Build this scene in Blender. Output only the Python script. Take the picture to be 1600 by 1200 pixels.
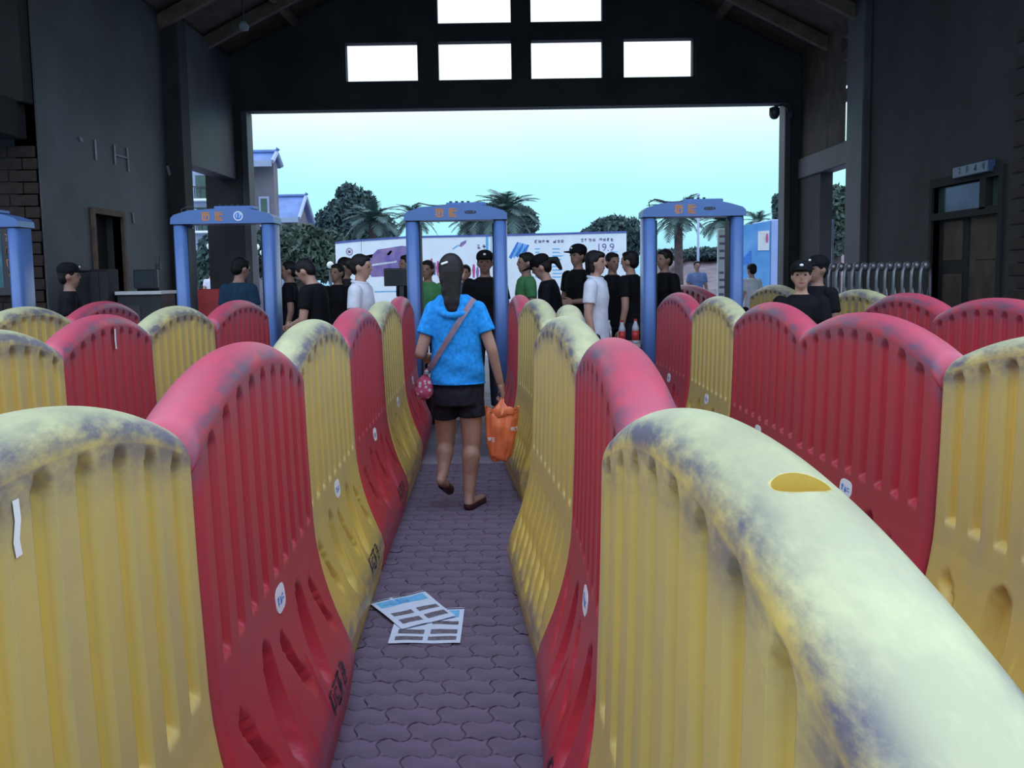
import bpy, bmesh, math, random
import numpy as np
from mathutils import Vector, Matrix, Euler

scene = bpy.context.scene
for _o in list(bpy.data.objects):
    bpy.data.objects.remove(_o)
COL = scene.collection
RAD = math.radians

# ------------------------------------------------------------------ camera
CAM_H = 1.48
PITCH = 6.15
ROLL = -0.88
FPX = 1600.0
cam_data = bpy.data.cameras.new('camera')
cam_data.sensor_width = 36.0
cam_data.lens = 36.0 * FPX / 1600.0
cam_data.clip_end = 400
cam = bpy.data.objects.new('camera', cam_data)
COL.objects.link(cam)
CAM_R = Euler((RAD(90 - PITCH), 0, 0)).to_matrix() @ Matrix.Rotation(RAD(ROLL), 3, 'Z')
cam.matrix_world = Matrix.Translation((0, 0, CAM_H)) @ CAM_R.to_4x4()
scene.camera = cam

# ------------------------------------------------------------------ sky
world = bpy.data.worlds.new('overcast_sky')
scene.world = world
world.use_nodes = True
wn = world.node_tree.nodes
wl = world.node_tree.links
wn.clear()
w_out = wn.new('ShaderNodeOutputWorld')
w_bg = wn.new('ShaderNodeBackground')
w_tc = wn.new('ShaderNodeTexCoord')
w_sep = wn.new('ShaderNodeSeparateXYZ')
w_ramp = wn.new('ShaderNodeValToRGB')
w_noise = wn.new('ShaderNodeTexNoise')
w_noise.inputs['Scale'].default_value = 2.2
w_noise.inputs['Detail'].default_value = 3
w_ma = wn.new('ShaderNodeMath'); w_ma.operation = 'MULTIPLY_ADD'
w_ma.inputs[1].default_value = 0.10
w_add = wn.new('ShaderNodeMath'); w_add.operation = 'ADD'
w_add.inputs[1].default_value = -0.05
wl.new(w_tc.outputs['Generated'], w_sep.inputs[0])
wl.new(w_tc.outputs['Generated'], w_noise.inputs['Vector'])
wl.new(w_noise.outputs['Fac'], w_ma.inputs[0])
wl.new(w_sep.outputs['Z'], w_ma.inputs[2])
wl.new(w_ma.outputs[0], w_add.inputs[0])
wl.new(w_add.outputs[0], w_ramp.inputs[0])
cr = w_ramp.color_ramp
cr.elements[0].position = 0.0
cr.elements[0].color = (0.33, 0.68, 0.98, 1)
cr.elements[1].position = 1.0
cr.elements[1].color = (1.58, 2.00, 2.75, 1)
for pos, c in ((0.03, (0.42, 0.90, 1.05)), (0.075, (0.48, 1.02, 1.08)), (0.11, (0.64, 1.07, 1.13)), (0.15, (0.92, 1.12, 1.18)),
               (0.20, (1.10, 1.18, 1.26)), (0.45, (1.26, 1.50, 1.92))):
    e = cr.elements.new(pos)
    e.color = c + (1,)
w_bg.inputs['Strength'].default_value = 1.0
wl.new(w_ramp.outputs['Color'], w_bg.inputs['Color'])
wl.new(w_bg.outputs[0], w_out.inputs['Surface'])

# ------------------------------------------------------------------ exposure
vs = scene.view_settings
vs.view_transform = 'Standard'
vs.look = 'None'
vs.exposure = 0.1
vs.gamma = 1.0
vs.use_curve_mapping = False


# ================================================================== helpers
def at(px, py, Y):
    """point on the plane y = Y seen at the photograph's pixel (used to find real positions at a known distance)"""
    d = CAM_R @ Vector(((px - 800) / FPX, -(py - 600) / FPX, -1))
    t = Y / d.y
    return Vector((d.x * t, Y, CAM_H + d.z * t))


def link(o, parent=None):
    COL.objects.link(o)
    if parent is not None:
        o.parent = parent
    return o


def tag(o, label=None, cat=None, group=None, kind=None):
    if label:
        o['label'] = label
    if cat:
        o['category'] = cat
    if group:
        o['group'] = group
    if kind:
        o['kind'] = kind
    return o


def empty(name, loc=(0, 0, 0), rz=0.0, parent=None):
    o = bpy.data.objects.new(name, None)
    o.empty_display_size = 0.1
    o.location = loc
    o.rotation_euler = (0, 0, rz)
    return link(o, parent)


class MB:
    """collects geometry for ONE mesh object"""
    def __init__(self):
        self.v = []
        self.f = []

    def add(self, verts, faces):
        n = len(self.v)
        self.v.extend([tuple(p) for p in verts])
        self.f.extend([tuple(i + n for i in f) for f in faces])
        return self

    def box(self, x0, x1, y0, y1, z0, z1, M=None):
        vs_ = [Vector((x, y, z)) for x in (x0, x1) for y in (y0, y1) for z in (z0, z1)]
        if M is not None:
            vs_ = [M @ p for p in vs_]
        return self.add(vs_, [(0, 1, 3, 2), (4, 6, 7, 5), (0, 4, 5, 1), (2, 3, 7, 6), (0, 2, 6, 4), (1, 5, 7, 3)])

    def bbox(self, x0, x1, y0, y1, z0, z1, b=0.01, M=None):
        """box with chamfered vertical and horizontal edges (24 verts)"""
        vs_ = []
        fs = []
        cx = [(x0, x1), (y0, y1), (z0, z1)]
        idx = {}
        for ix in (0, 1):
            for iy in (0, 1):
                for iz in (0, 1):
                    for k in range(3):
                        p = [cx[0][ix], cx[1][iy], cx[2][iz]]
                        s = [1 if ix == 0 else -1, 1 if iy == 0 else -1, 1 if iz == 0 else -1]
                        for q in range(3):
                            if q != k:
                                p[q] += s[q] * b
                        idx[(ix, iy, iz, k)] = len(vs_)
                        vs_.append(Vector(p))
        g = idx.get
        for ix in (0, 1):
            fs.append([g((ix, 0, 0, 0)), g((ix, 1, 0, 0)), g((ix, 1, 1, 0)), g((ix, 0, 1, 0))])
            fs.append([g((0, ix, 0, 1)), g((1, ix, 0, 1)), g((1, ix, 1, 1)), g((0, ix, 1, 1))])
            fs.append([g((0, 0, ix, 2)), g((1, 0, ix, 2)), g((1, 1, ix, 2)), g((0, 1, ix, 2))])
        for a in (0, 1):
            for c in (0, 1):
                fs.append([g((a, c, 0, 0)), g((a, c, 1, 0)), g((a, c, 1, 1)), g((a, c, 0, 1))])
                fs.append([g((a, 0, c, 0)), g((a, 1, c, 0)), g((a, 1, c, 2)), g((a, 0, c, 2))])
                fs.append([g((0, a, c, 1)), g((1, a, c, 1)), g((1, a, c, 2)), g((0, a, c, 2))])
        for ix in (0, 1):
            for iy in (0, 1):
                for iz in (0, 1):
                    fs.append([g((ix, iy, iz, k)) for k in range(3)])
        if M is not None:
            vs_ = [M @ p for p in vs_]
        return self.add(vs_, fs)

    def tube(self, pts, r, n=8, caps=True, closed=False):
        pts = [Vector(p) for p in pts]
        rs = r if isinstance(r, (list, tuple)) else [r] * len(pts)
        rings = []
        prev = None
        m = len(pts)
        for i, p in enumerate(pts):
            if closed:
                t = pts[(i + 1) % m] - pts[i - 1]
            else:
                t = pts[min(i + 1, m - 1)] - pts[max(i - 1, 0)]
            t.normalize()
            up = prev if prev is not None else (Vector((0, 0, 1)) if abs(t.z) < 0.9 else Vector((1, 0, 0)))
            a = t.cross(up)
            if a.length < 1e-6:
                a = t.cross(Vector((0, 1, 0)))
            a.normalize()
            b = a.cross(t)
            b.normalize()
            prev = b
            rings.append([p + (a * math.cos(q) + b * math.sin(q)) * rs[i] for q in [2 * math.pi * k / n for k in range(n)]])
        vs_ = [q for ring in rings for q in ring]
        fs = []
        last = m if closed else m - 1
        for i in range(last):
            j = (i + 1) % m
            for k in range(n):
                k2 = (k + 1) % n
                fs.append((i * n + k, i * n + k2, j * n + k2, j * n + k))
        if caps and not closed:
            fs.append(tuple(range(n))[::-1])
            fs.append(tuple((m - 1) * n + k for k in range(n)))
        return self.add(vs_, fs)

    def lathe(self, prof, n=16, M=None):
        """prof: list of (r, z)"""
        vs_ = []
        for r, z in prof:
            for k in range(n):
                a = 2 * math.pi * k / n
                vs_.append(Vector((r * math.cos(a), r * math.sin(a), z)))
        fs = []
        for i in range(len(prof) - 1):
            for k in range(n):
                k2 = (k + 1) % n
                fs.append((i * n + k, i * n + k2, (i + 1) * n + k2, (i + 1) * n + k))
        fs.append(tuple(range(n))[::-1])
        fs.append(tuple((len(prof) - 1) * n + k for k in range(n)))
        if M is not None:
            vs_ = [M @ p for p in vs_]
        return self.add(vs_, fs)

    def prism(self, poly, h, M=None):
        """2D polygon (x, y) extruded from z=0 to z=h"""
        n = len(poly)
        vs_ = [Vector((x, y, 0)) for x, y in poly] + [Vector((x, y, h)) for x, y in poly]
        if M is not None:
            vs_ = [M @ p for p in vs_]
        fs = [tuple(range(n))[::-1], tuple(range(n, 2 * n))]
        for k in range(n):
            k2 = (k + 1) % n
            fs.append((k, k2, n + k2, n + k))
        return self.add(vs_, fs)

    def mesh(self, name, smooth=False):
        me = bpy.data.meshes.new(name)
        me.from_pydata([tuple(p) for p in self.v], [], self.f)
        bm = bmesh.new()
        bm.from_mesh(me)
        bmesh.ops.recalc_face_normals(bm, faces=bm.faces)
        bm.to_mesh(me)
        bm.free()
        if smooth:
            me.polygons.foreach_set('use_smooth', [True] * len(me.polygons))
        return me

    def build(self, name, mat, parent=None, smooth=False, loc=None, rz=0.0):
        me = self.mesh(name, smooth)
        me.materials.append(mat)
        o = bpy.data.objects.new(name, me)
        if loc is not None:
            o.location = loc
        o.rotation_euler = (0, 0, rz)
        return link(o, parent)


def obj(name, me, parent=None, loc=(0, 0, 0), rz=0.0):
    o = bpy.data.objects.new(name, me)
    o.location = loc
    o.rotation_euler = (0, 0, rz)
    return link(o, parent)


def mat(name, color, rough=0.6, var=0.15, scale=6.0, bump=0.0, bscale=40.0, spec=0.5, metal=0.0, color2=None,
        detail=4.0, trans=0.0):
    m = bpy.data.materials.new(name)
    m.use_nodes = True
    nt = m.node_tree
    nd, lk = nt.nodes, nt.links
    b = nd['Principled BSDF']
    b.inputs['Roughness'].default_value = rough
    b.inputs['Metallic'].default_value = metal
    b.inputs['Specular IOR Level'].default_value = spec
    if trans:
        b.inputs['Transmission Weight'].default_value = trans
    tc = nd.new('ShaderNodeTexCoord')
    no = nd.new('ShaderNodeTexNoise')
    no.inputs['Scale'].default_value = scale
    no.inputs['Detail'].default_value = detail
    lk.new(tc.outputs['Object'], no.inputs['Vector'])
    mx = nd.new('ShaderNodeMix')
    mx.data_type = 'RGBA'
    c1 = tuple(color)
    c2 = tuple(color2) if color2 else tuple(max(0, c * (1 - 2 * var)) for c in c1)
    ch = tuple(min(1, c * (1 + var)) for c in c1) if not color2 else c1
    mx.inputs['A'].default_value = ch + (1,)
    mx.inputs['B'].default_value = c2 + (1,)
    mr = nd.new('ShaderNodeMapRange')
    mr.inputs['From Min'].default_value = 0.3
    mr.inputs['From Max'].default_value = 0.7
    lk.new(no.outputs['Fac'], mr.inputs['Value'])
    lk.new(mr.outputs['Result'], mx.inputs['Factor'])
    lk.new(mx.outputs['Result'], b.inputs['Base Color'])
    if bump:
        n2 = nd.new('ShaderNodeTexNoise')
        n2.inputs['Scale'].default_value = bscale
        n2.inputs['Detail'].default_value = 5
        lk.new(tc.outputs['Object'], n2.inputs['Vector'])
        bp = nd.new('ShaderNodeBump')
        bp.inputs['Strength'].default_value = bump
        bp.inputs['Distance'].default_value = 0.02
        lk.new(n2.outputs['Fac'], bp.inputs['Height'])
        lk.new(bp.outputs['Normal'], b.inputs['Normal'])
    return m


def barrier_plastic(name, color, faded, sky_lit_color, dull, dirt=(0.13, 0.13, 0.17), amount=0.75):
    """rotomoulded plastic: scuffs where a 'wear' attribute says people rub along, faint mottling everywhere"""
    m = bpy.data.materials.new(name)
    m.use_nodes = True
    nt = m.node_tree
    nd, lk = nt.nodes, nt.links
    b = nd['Principled BSDF']
    b.inputs['Roughness'].default_value = 0.42
    b.inputs['Specular IOR Level'].default_value = 0.45
    tc = nd.new('ShaderNodeTexCoord')
    oi = nd.new('ShaderNodeObjectInfo')
    off = nd.new('ShaderNodeVectorMath'); off.operation = 'MULTIPLY_ADD'
    cmb = nd.new('ShaderNodeCombineXYZ')
    for k in range(3):
        lk.new(oi.outputs['Random'], cmb.inputs[k])
    off.inputs[1].default_value = (17, 23, 31)
    lk.new(cmb.outputs[0], off.inputs[0])
    lk.new(tc.outputs['Object'], off.inputs[2])
    n1 = nd.new('ShaderNodeTexNoise')
    n1.inputs['Scale'].default_value = 3.0
    n1.inputs['Detail'].default_value = 5
    lk.new(off.outputs[0], n1.inputs['Vector'])
    mx = nd.new('ShaderNodeMix'); mx.data_type = 'RGBA'
    mx.inputs['A'].default_value = tuple(color) + (1,)
    mx.inputs['B'].default_value = tuple(faded) + (1,)
    mr = nd.new('ShaderNodeMapRange')
    mr.inputs['From Min'].default_value = 0.35
    mr.inputs['From Max'].default_value = 0.7
    lk.new(n1.outputs['Fac'], mr.inputs['Value'])
    lk.new(mr.outputs['Result'], mx.inputs['Factor'])
    # ribs that stand proud are rubbed dull, grooves stay clean
    atr = nd.new('ShaderNodeAttribute')
    atr.attribute_name = 'rub'
    nr = nd.new('ShaderNodeTexNoise')
    nr.inputs['Scale'].default_value = 5.0
    nr.inputs['Detail'].default_value = 6
    mpr = nd.new('ShaderNodeMapping')
    mpr.inputs['Scale'].default_value = (1, 2.2, 0.5)
    lk.new(off.outputs[0], mpr.inputs['Vector'])
    lk.new(mpr.outputs[0], nr.inputs['Vector'])
    mrr = nd.new('ShaderNodeMapRange')
    mrr.inputs['From Min'].default_value = 0.25
    mrr.inputs['From Max'].default_value = 0.70
    mrr.inputs['To Min'].default_value = 0.35
    lk.new(nr.outputs['Fac'], mrr.inputs['Value'])
    mur = nd.new('ShaderNodeMath'); mur.operation = 'MULTIPLY'
    lk.new(mrr.outputs['Result'], mur.inputs[0])
    lk.new(atr.outputs['Fac'], mur.inputs[1])
    mxr = nd.new('ShaderNodeMix'); mxr.data_type = 'RGBA'
    mxr.inputs['B'].default_value = tuple(dull) + (1,)
    lk.new(mx.outputs['Result'], mxr.inputs['A'])
    lk.new(mur.outputs[0], mxr.inputs['Factor'])
    # sky light on the crest, painted in as a paler colour
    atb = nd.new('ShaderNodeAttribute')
    atb.attribute_name = 'sky_lit'
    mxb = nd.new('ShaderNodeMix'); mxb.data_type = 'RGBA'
    mxb.inputs['B'].default_value = tuple(sky_lit_color) + (1,)
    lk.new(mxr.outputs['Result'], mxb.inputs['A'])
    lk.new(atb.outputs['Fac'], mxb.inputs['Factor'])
    # scuffs
    n2 = nd.new('ShaderNodeTexNoise')
    n2.inputs['Scale'].default_value = 9.0
    n2.inputs['Detail'].default_value = 8
    n2.inputs['Roughness'].default_value = 0.68
    mp = nd.new('ShaderNodeMapping')
    mp.inputs['Scale'].default_value = (1.6, 0.55, 1.6)
    lk.new(off.outputs[0], mp.inputs['Vector'])
    lk.new(mp.outputs[0], n2.inputs['Vector'])
    mr2 = nd.new('ShaderNodeMapRange')
    mr2.inputs['From Min'].default_value = 0.36
    mr2.inputs['From Max'].default_value = 0.58
    lk.new(n2.outputs['Fac'], mr2.inputs['Value'])
    at_ = nd.new('ShaderNodeAttribute')
    at_.attribute_name = 'wear'
    mu = nd.new('ShaderNodeMath'); mu.operation = 'MULTIPLY'
    lk.new(mr2.outputs['Result'], mu.inputs[0])
    lk.new(at_.outputs['Fac'], mu.inputs[1])
    mu2 = nd.new('ShaderNodeMath'); mu2.operation = 'MULTIPLY'
    mu2.inputs[1].default_value = amount
    mu2.use_clamp = True
    lk.new(mu.outputs[0], mu2.inputs[0])
    mx2 = nd.new('ShaderNodeMix'); mx2.data_type = 'RGBA'
    mx2.inputs['B'].default_value = tuple(dirt) + (1,)
    lk.new(mxb.outputs['Result'], mx2.inputs['A'])
    lk.new(mu2.outputs[0], mx2.inputs['Factor'])
    lk.new(mx2.outputs['Result'], b.inputs['Base Color'])
    n3 = nd.new('ShaderNodeTexNoise')
    n3.inputs['Scale'].default_value = 60
    n3.inputs['Detail'].default_value = 3
    lk.new(off.outputs[0], n3.inputs['Vector'])
    bp = nd.new('ShaderNodeBump')
    bp.inputs['Strength'].default_value = 0.06
    bp.inputs['Distance'].default_value = 0.01
    lk.new(n3.outputs['Fac'], bp.inputs['Height'])
    lk.new(bp.outputs['Normal'], b.inputs['Normal'])
    return m


M = {}
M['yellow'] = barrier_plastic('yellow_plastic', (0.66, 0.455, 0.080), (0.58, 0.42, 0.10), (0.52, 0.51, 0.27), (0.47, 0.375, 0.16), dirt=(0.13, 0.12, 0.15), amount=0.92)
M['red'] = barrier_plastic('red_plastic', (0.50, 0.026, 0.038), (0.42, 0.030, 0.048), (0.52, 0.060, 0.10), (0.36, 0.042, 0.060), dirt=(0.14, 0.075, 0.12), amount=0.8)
M['paver'] = mat('paver_concrete', (0.150, 0.110, 0.165), 0.85, 0.16, 5, 0.3, 60)
M['mortar'] = mat('joint_sand', (0.118, 0.088, 0.128), 0.95, 0.2, 8)
M['slab'] = mat('hall_slab', (0.10, 0.085, 0.12), 0.55, 0.25, 2.5, 0.1, 20)
M['threshold'] = mat('threshold_stone', (0.20, 0.17, 0.21), 0.7, 0.15, 6)
M['plaza'] = mat('plaza_paving', (0.30, 0.29, 0.33), 0.8, 0.12, 1.0)
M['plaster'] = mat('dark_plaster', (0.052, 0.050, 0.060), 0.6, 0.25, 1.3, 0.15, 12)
M['plaster_dark'] = mat('darker_plaster', (0.024, 0.022, 0.025), 0.8, 0.25, 1.3, 0.15, 12)  # one even tone, darker than the other plaster
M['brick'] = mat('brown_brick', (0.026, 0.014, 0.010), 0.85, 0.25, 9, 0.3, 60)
M['wood_dark'] = mat('dark_timber', (0.060, 0.036, 0.024), 0.8, 0.25, 4, 0.1, 30)
M['rafter'] = mat('brown_timber', (0.13, 0.085, 0.06), 0.8, 0.2, 6)
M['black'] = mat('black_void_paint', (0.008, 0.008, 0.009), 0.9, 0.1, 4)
M['gate'] = mat('grey_blue_enamel', (0.088, 0.175, 0.42), 0.35, 0.06, 3)
M['gate_dark'] = mat('dark_rubber', (0.03, 0.033, 0.045), 0.6, 0.1, 6)
M['white'] = mat('white_print', (0.78, 0.78, 0.80), 0.5, 0.04, 5)
M['paper'] = mat('leaflet_paper', (0.62, 0.68, 0.82), 0.6, 0.03, 5)
M['ink'] = mat('black_ink', (0.02, 0.02, 0.035), 0.6, 0.1, 9)
M['ink_blue'] = mat('blue_ink', (0.06, 0.22, 0.70), 0.5, 0.15, 25)
M['ink_cyan'] = mat('cyan_ink', (0.16, 0.50, 0.80), 0.5, 0.15, 25)
M['ink_photo'] = mat('photo_ink', (0.07, 0.055, 0.075), 0.5, 0.2, 60, color2=(0.22, 0.20, 0.24))
M['ink_pink'] = mat('pink_ink', (0.60, 0.10, 0.28), 0.5, 0.2, 30)
M['ink_purple'] = mat('purple_photo_ink', (0.12, 0.10, 0.36), 0.5, 0.3, 4, color2=(0.34, 0.22, 0.38))
M['ink_orange'] = mat('orange_ink', (0.50, 0.20, 0.09), 0.5, 0.1, 9)
# ================================================================== ground and floor
PX, PY = 0.176, 0.118            # paver pitch
def wavy_paver():
    A = 0.014
    g = 0.0014
    pts = []
    n = 7
    for i in range(n):           # bottom edge
        x = PX * i / n
        pts.append((x, A * math.sin(4 * math.pi * x / PX)))
    for i in range(n):           # right edge
        y = PY * i / n
        pts.append((PX + A * 0.7 * math.sin(2 * math.pi * y / PY), y))
    for i in range(n):
        x = PX * (1 - i / n)
        pts.append((x, PY + A * math.sin(4 * math.pi * x / PX)))
    for i in range(n):
        y = PY * (1 - i / n)
        pts.append((A * 0.7 * math.sin(2 * math.pi * y / PY), y))
    c = Vector((PX / 2, PY / 2))
    out = []
    for x, y in pts:
        d = Vector((x, y)) - c
        out.append((d.x * (1 - 2 * g / PX) , d.y * (1 - 2.4 * g / PY)))
    return out
PAVER = wavy_paver()

mb = MB()
mb.box(-12, 9, -6, 8.02, -0.2, -0.006)
floor = tag(mb.build('floor', M['mortar']), kind='structure')
pm = MB()
n = len(PAVER)
pv = [(x, y, -0.03) for x, y in PAVER] + [(x, y, -0.003) for x, y in PAVER] + [(x * .97, y * .96, 0.0) for x, y in PAVER]
pf = [tuple(range(2 * n, 3 * n))]
for k in range(n):
    k2 = (k + 1) % n
    pf.append((k, k2, n + k2, n + k))
    pf.append((n + k, n + k2, 2 * n + k2, 2 * n + k))
pm.add(pv, pf)
paver_me = pm.mesh('paver')
paver_me.materials.append(M['paver'])
rnd = random.Random(3)
rest = MB()
tops = MB()
cnt = 0
for j in range(int(13.0 / PY)):
    y = -5.0 + j * PY + PY / 2
    if y > 7.93:
        break
    off = (j % 2) * PX / 2
    for i in range(-30, 30):
        x = i * PX + off
        dz = rnd.uniform(-0.002, 0.002)
        lane = -0.80 < x < 0.20 and y > 2.05 and not (x < -0.62 and y < 5.5) and not (x > 0.05 and y > 3.6)
        if lane and cnt < 298:
            p = obj('paver', paver_me, floor, (x, y, dz))
            cnt += 1
        else:
            rest.add([(a + x, b + y, 0.0 + dz) for a, b in PAVER], [tuple(range(n))])
o = rest.build('paving_beyond_the_lane', M['paver'], floor)
o['kind'] = 'stuff'

mb = MB()
mb.bbox(-5, 5, 7.93, 8.20, -0.1, 0.012, 0.008)
tag(mb.build('trim_1', M['threshold']), kind='structure')
mb = MB()
mb.box(-12, 9, 8.02, 18.6, -0.2, 0.0)
tag(mb.build('floor_hall', M['slab']), kind='structure')
# hall floor tiles in the lane through the centre gate, joints showing
for j in range(8):
    for i in range(3):
        t = MB()
        t.bbox(-1.15 + i * 0.62, -1.15 + i * 0.62 + 0.612, 8.22 + j * 0.62, 8.22 + j * 0.62 + 0.607, -0.02, 0.006, 0.004)
        t.build('floor_tile', M['slab'], bpy.data.objects['floor_hall'])
mb = MB()
mb.box(-60, 60, 18.6, 140, -0.25, -0.02)
tag(mb.build('ground', M['plaza']), kind='structure')


# ================================================================== hall
def holed_wall(name, us, zs, hole, to3, t0, t1, material, clip=None):
    """one continuous wall: grid cells us x zs except where hole(i, j); to3(u, t, z) gives the point"""
    us = sorted(us); zs = sorted(zs)
    nu, nz = len(us), len(zs)
    vs_ = []
    for t in (t0, t1):
        for z in zs:
            for u in us:
                vs_.append(to3(u, t, z))
    def vi(k, i, j):
        return k * nu * nz + j * nu + i
    solid = [[not hole((us[i] + us[i + 1]) / 2, (zs[j] + zs[j + 1]) / 2) for j in range(nz - 1)] for i in range(nu - 1)]
    fs = []
    for i in range(nu - 1):
        for j in range(nz - 1):
            if not solid[i][j]:
                continue
            for k in (0, 1):
                fs.append((vi(k, i, j), vi(k, i + 1, j), vi(k, i + 1, j + 1), vi(k, i, j + 1)))
            for di, dj, a, b in ((-1, 0, (i, j), (i, j + 1)), (1, 0, (i + 1, j), (i + 1, j + 1)),
                                 (0, -1, (i, j), (i + 1, j)), (0, 1, (i, j + 1), (i + 1, j + 1))):
                q, r = i + di, j + dj
                if not (0 <= q < nu - 1 and 0 <= r < nz - 1 and solid[q][r]):
                    fs.append((vi(0, *a), vi(0, *b), vi(1, *b), vi(1, *a)))
    me = bpy.data.meshes.new(name)
    me.from_pydata([tuple(p) for p in vs_], [], fs)
    bm = bmesh.new(); bm.from_mesh(me)
    bmesh.ops.delete(bm, geom=[v for v in bm.verts if not v.link_faces], context='VERTS')
    if clip:
        for co, no in clip:
            r = bmesh.ops.bisect_plane(bm, geom=bm.verts[:] + bm.edges[:] + bm.faces[:], plane_co=co, plane_no=no, clear_outer=True)
            bmesh.ops.holes_fill(bm, edges=[e for e in bm.edges if e.is_boundary])
    bmesh.ops.recalc_face_normals(bm, faces=bm.faces)
    bm.to_mesh(me); bm.free()
    me.materials.append(material)
    o = bpy.data.objects.new(name, me)
    return tag(link(o), kind='structure')


GY = 18.0                                  # the gable wall's inner face
def gx(px, py=300): return at(px, py, GY).x
def gz(py, px=800): return at(px, py, GY).z
OPX0, OPX1 = gx(389), gx(1226)
OPZ = gz(168, 750)
WIN = [(gx(536, 95), gx(655, 95)), (gx(681, 95), gx(802, 95)), (gx(827, 95), gx(945, 95)), (gx(972, 95), gx(1087, 95))]
WZ0, WZ1 = gz(126, 800), gz(59, 800)
W2Z0 = gz(37, 800); W2Z1 = W2Z0 + (WZ1 - WZ0)
EAVE_X, EAVE_Z, SLOPE = 5.45, 4.92, 0.50
def roof_z(x): return EAVE_Z + (EAVE_X - abs(x)) * SLOPE

def gable_hole(u, z):
    if OPX0 < u < OPX1 and z < OPZ:
        return True
    for a, b in WIN:
        if a < u < b and WZ0 < z < WZ1:
            return True
    for a, b in WIN[1:3]:
        if a < u < b and W2Z0 < z < W2Z1:
            return True
    return False
us = [-5.25, 5.45, OPX0, OPX1] + [q for w in WIN for q in w]
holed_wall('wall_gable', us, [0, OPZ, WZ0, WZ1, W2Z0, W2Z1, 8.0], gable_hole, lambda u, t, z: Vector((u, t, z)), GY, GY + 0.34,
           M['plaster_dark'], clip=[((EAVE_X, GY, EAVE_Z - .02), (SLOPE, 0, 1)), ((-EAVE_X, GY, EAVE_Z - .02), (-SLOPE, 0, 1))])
# thin metal frames lining the six gable windows
k = 0
for zz0, zz1, ws in ((WZ0, WZ1, WIN), (W2Z0, W2Z1, WIN[1:3])):
    for a, b in ws:
        k += 1
        t = 0.035
        holed_wall('window_%d' % k, [a, a + t, b - t, b], [zz0, zz0 + t, zz1 - t, zz1],
                   lambda u, z: a + t < u < b - t and zz0 + t < z < zz1 - t, lambda u, tt, z: Vector((u, tt, z)), GY + 0.05, GY + 0.29, M['plaster_dark'])

# lintel board and pale jamb linings of the big opening
mb = MB(); mb.bbox(OPX0 - 0.09, OPX0 + 0.015, GY - 0.03, GY + 0.37, 0, OPZ, 0.01)
tag(mb.build('trim_2', M['plaster']), kind='structure')
mb = MB(); mb.bbox(OPX1 - 0.015, OPX1 + 0.09, GY - 0.03, GY + 0.37, 0, OPZ, 0.01)
tag(mb.build('trim_3', M['plaster']), kind='structure')

# left side wall with a doorway, returning to the brick pier in front
LX = -4.9
D0 = at(156, 400, 12.2); D1Y = 13.05
DZ = 2.26
holed_wall('wall_left', [10.9, 12.2, 13.05, 15.0], [0, DZ, 5.2], lambda u, z: 12.2 < u < 13.05 and z < DZ,
           lambda u, t, z: Vector((t, u, z)), LX - 0.25, LX, M['plaster'])
mb = MB(); mb.bbox(LX - 0.3, LX + 0.22, 15.0, 15.42, 0, 5.2, 0.02)
tag(mb.build('wall_left_column', M['plaster_dark']), kind='structure')
holed_wall('wall_left_panel', [15.42, 18.0], [3.17, 5.2], lambda u, z: False, lambda u, t, z: Vector((t, u, z)), LX - 0.1, LX + 0.20, M['plaster'])
# the doorway: frame, dark leaf standing ajar inside
dr = empty('door_1', (LX, 12.2, 0)); tag(dr, kind='structure')
f = MB()
for y0, y1 in ((-0.07, 0.0), (0.85, 0.92)):
    f.box(-0.1, 0.035, y0, y1, 0, DZ + 0.07)
f.box(-0.1, 0.035, 0.0, 0.85, DZ, DZ + 0.07)
f.build('door_frame', M['rafter'], dr)
f = MB(); f.bbox(-0.22, -0.18, 0.0, 0.85, 0.01, DZ, 0.004); f.build('door_leaf', M['black'], dr)
f = MB(); f.tube([(-0.18, 0.76, 1.0), (-0.12, 0.76, 1.0), (-0.12, 0.66, 1.0)], 0.011, 6); f.build('door_handle', M['gate_dark'], dr)

# brick pier facing the camera on the left
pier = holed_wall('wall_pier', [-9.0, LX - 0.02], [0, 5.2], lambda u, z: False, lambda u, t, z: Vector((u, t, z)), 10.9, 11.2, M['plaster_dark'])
bk = MB(); bk.bbox(0, 0.285, -0.018, 0.03, 0, 0.115, 0.006)
bk_me = bk.mesh('brick'); bk_me.materials.append(M['brick'])
for r in range(23):
    for c in range(8):
        x = -4.93 - 0.295 * (c + 1) + (0.147 if r % 2 else 0)
        if x + 0.285 > -4.92:
            x -= 0.0
            hb = MB(); hb.bbox(0, -4.925 - x, -0.018, 0.03, 0, 0.115, 0.006)
            me_ = hb.mesh('brick'); me_.materials.append(M['brick'])
            obj('brick', me_, pier, (x, 10.9, 0.005 + r * 0.1255))
        else:
            obj('brick', bk_me, pier, (x, 10.9, 0.005 + r * 0.1255))
# dark canopy block over the pier
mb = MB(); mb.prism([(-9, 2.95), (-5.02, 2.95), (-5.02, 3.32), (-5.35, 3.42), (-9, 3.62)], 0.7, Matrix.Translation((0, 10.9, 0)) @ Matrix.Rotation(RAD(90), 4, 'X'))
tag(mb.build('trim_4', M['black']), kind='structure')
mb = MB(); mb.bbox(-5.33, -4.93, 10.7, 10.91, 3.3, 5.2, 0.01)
tag(mb.build('trim_5', M['black']), kind='structure')

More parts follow.
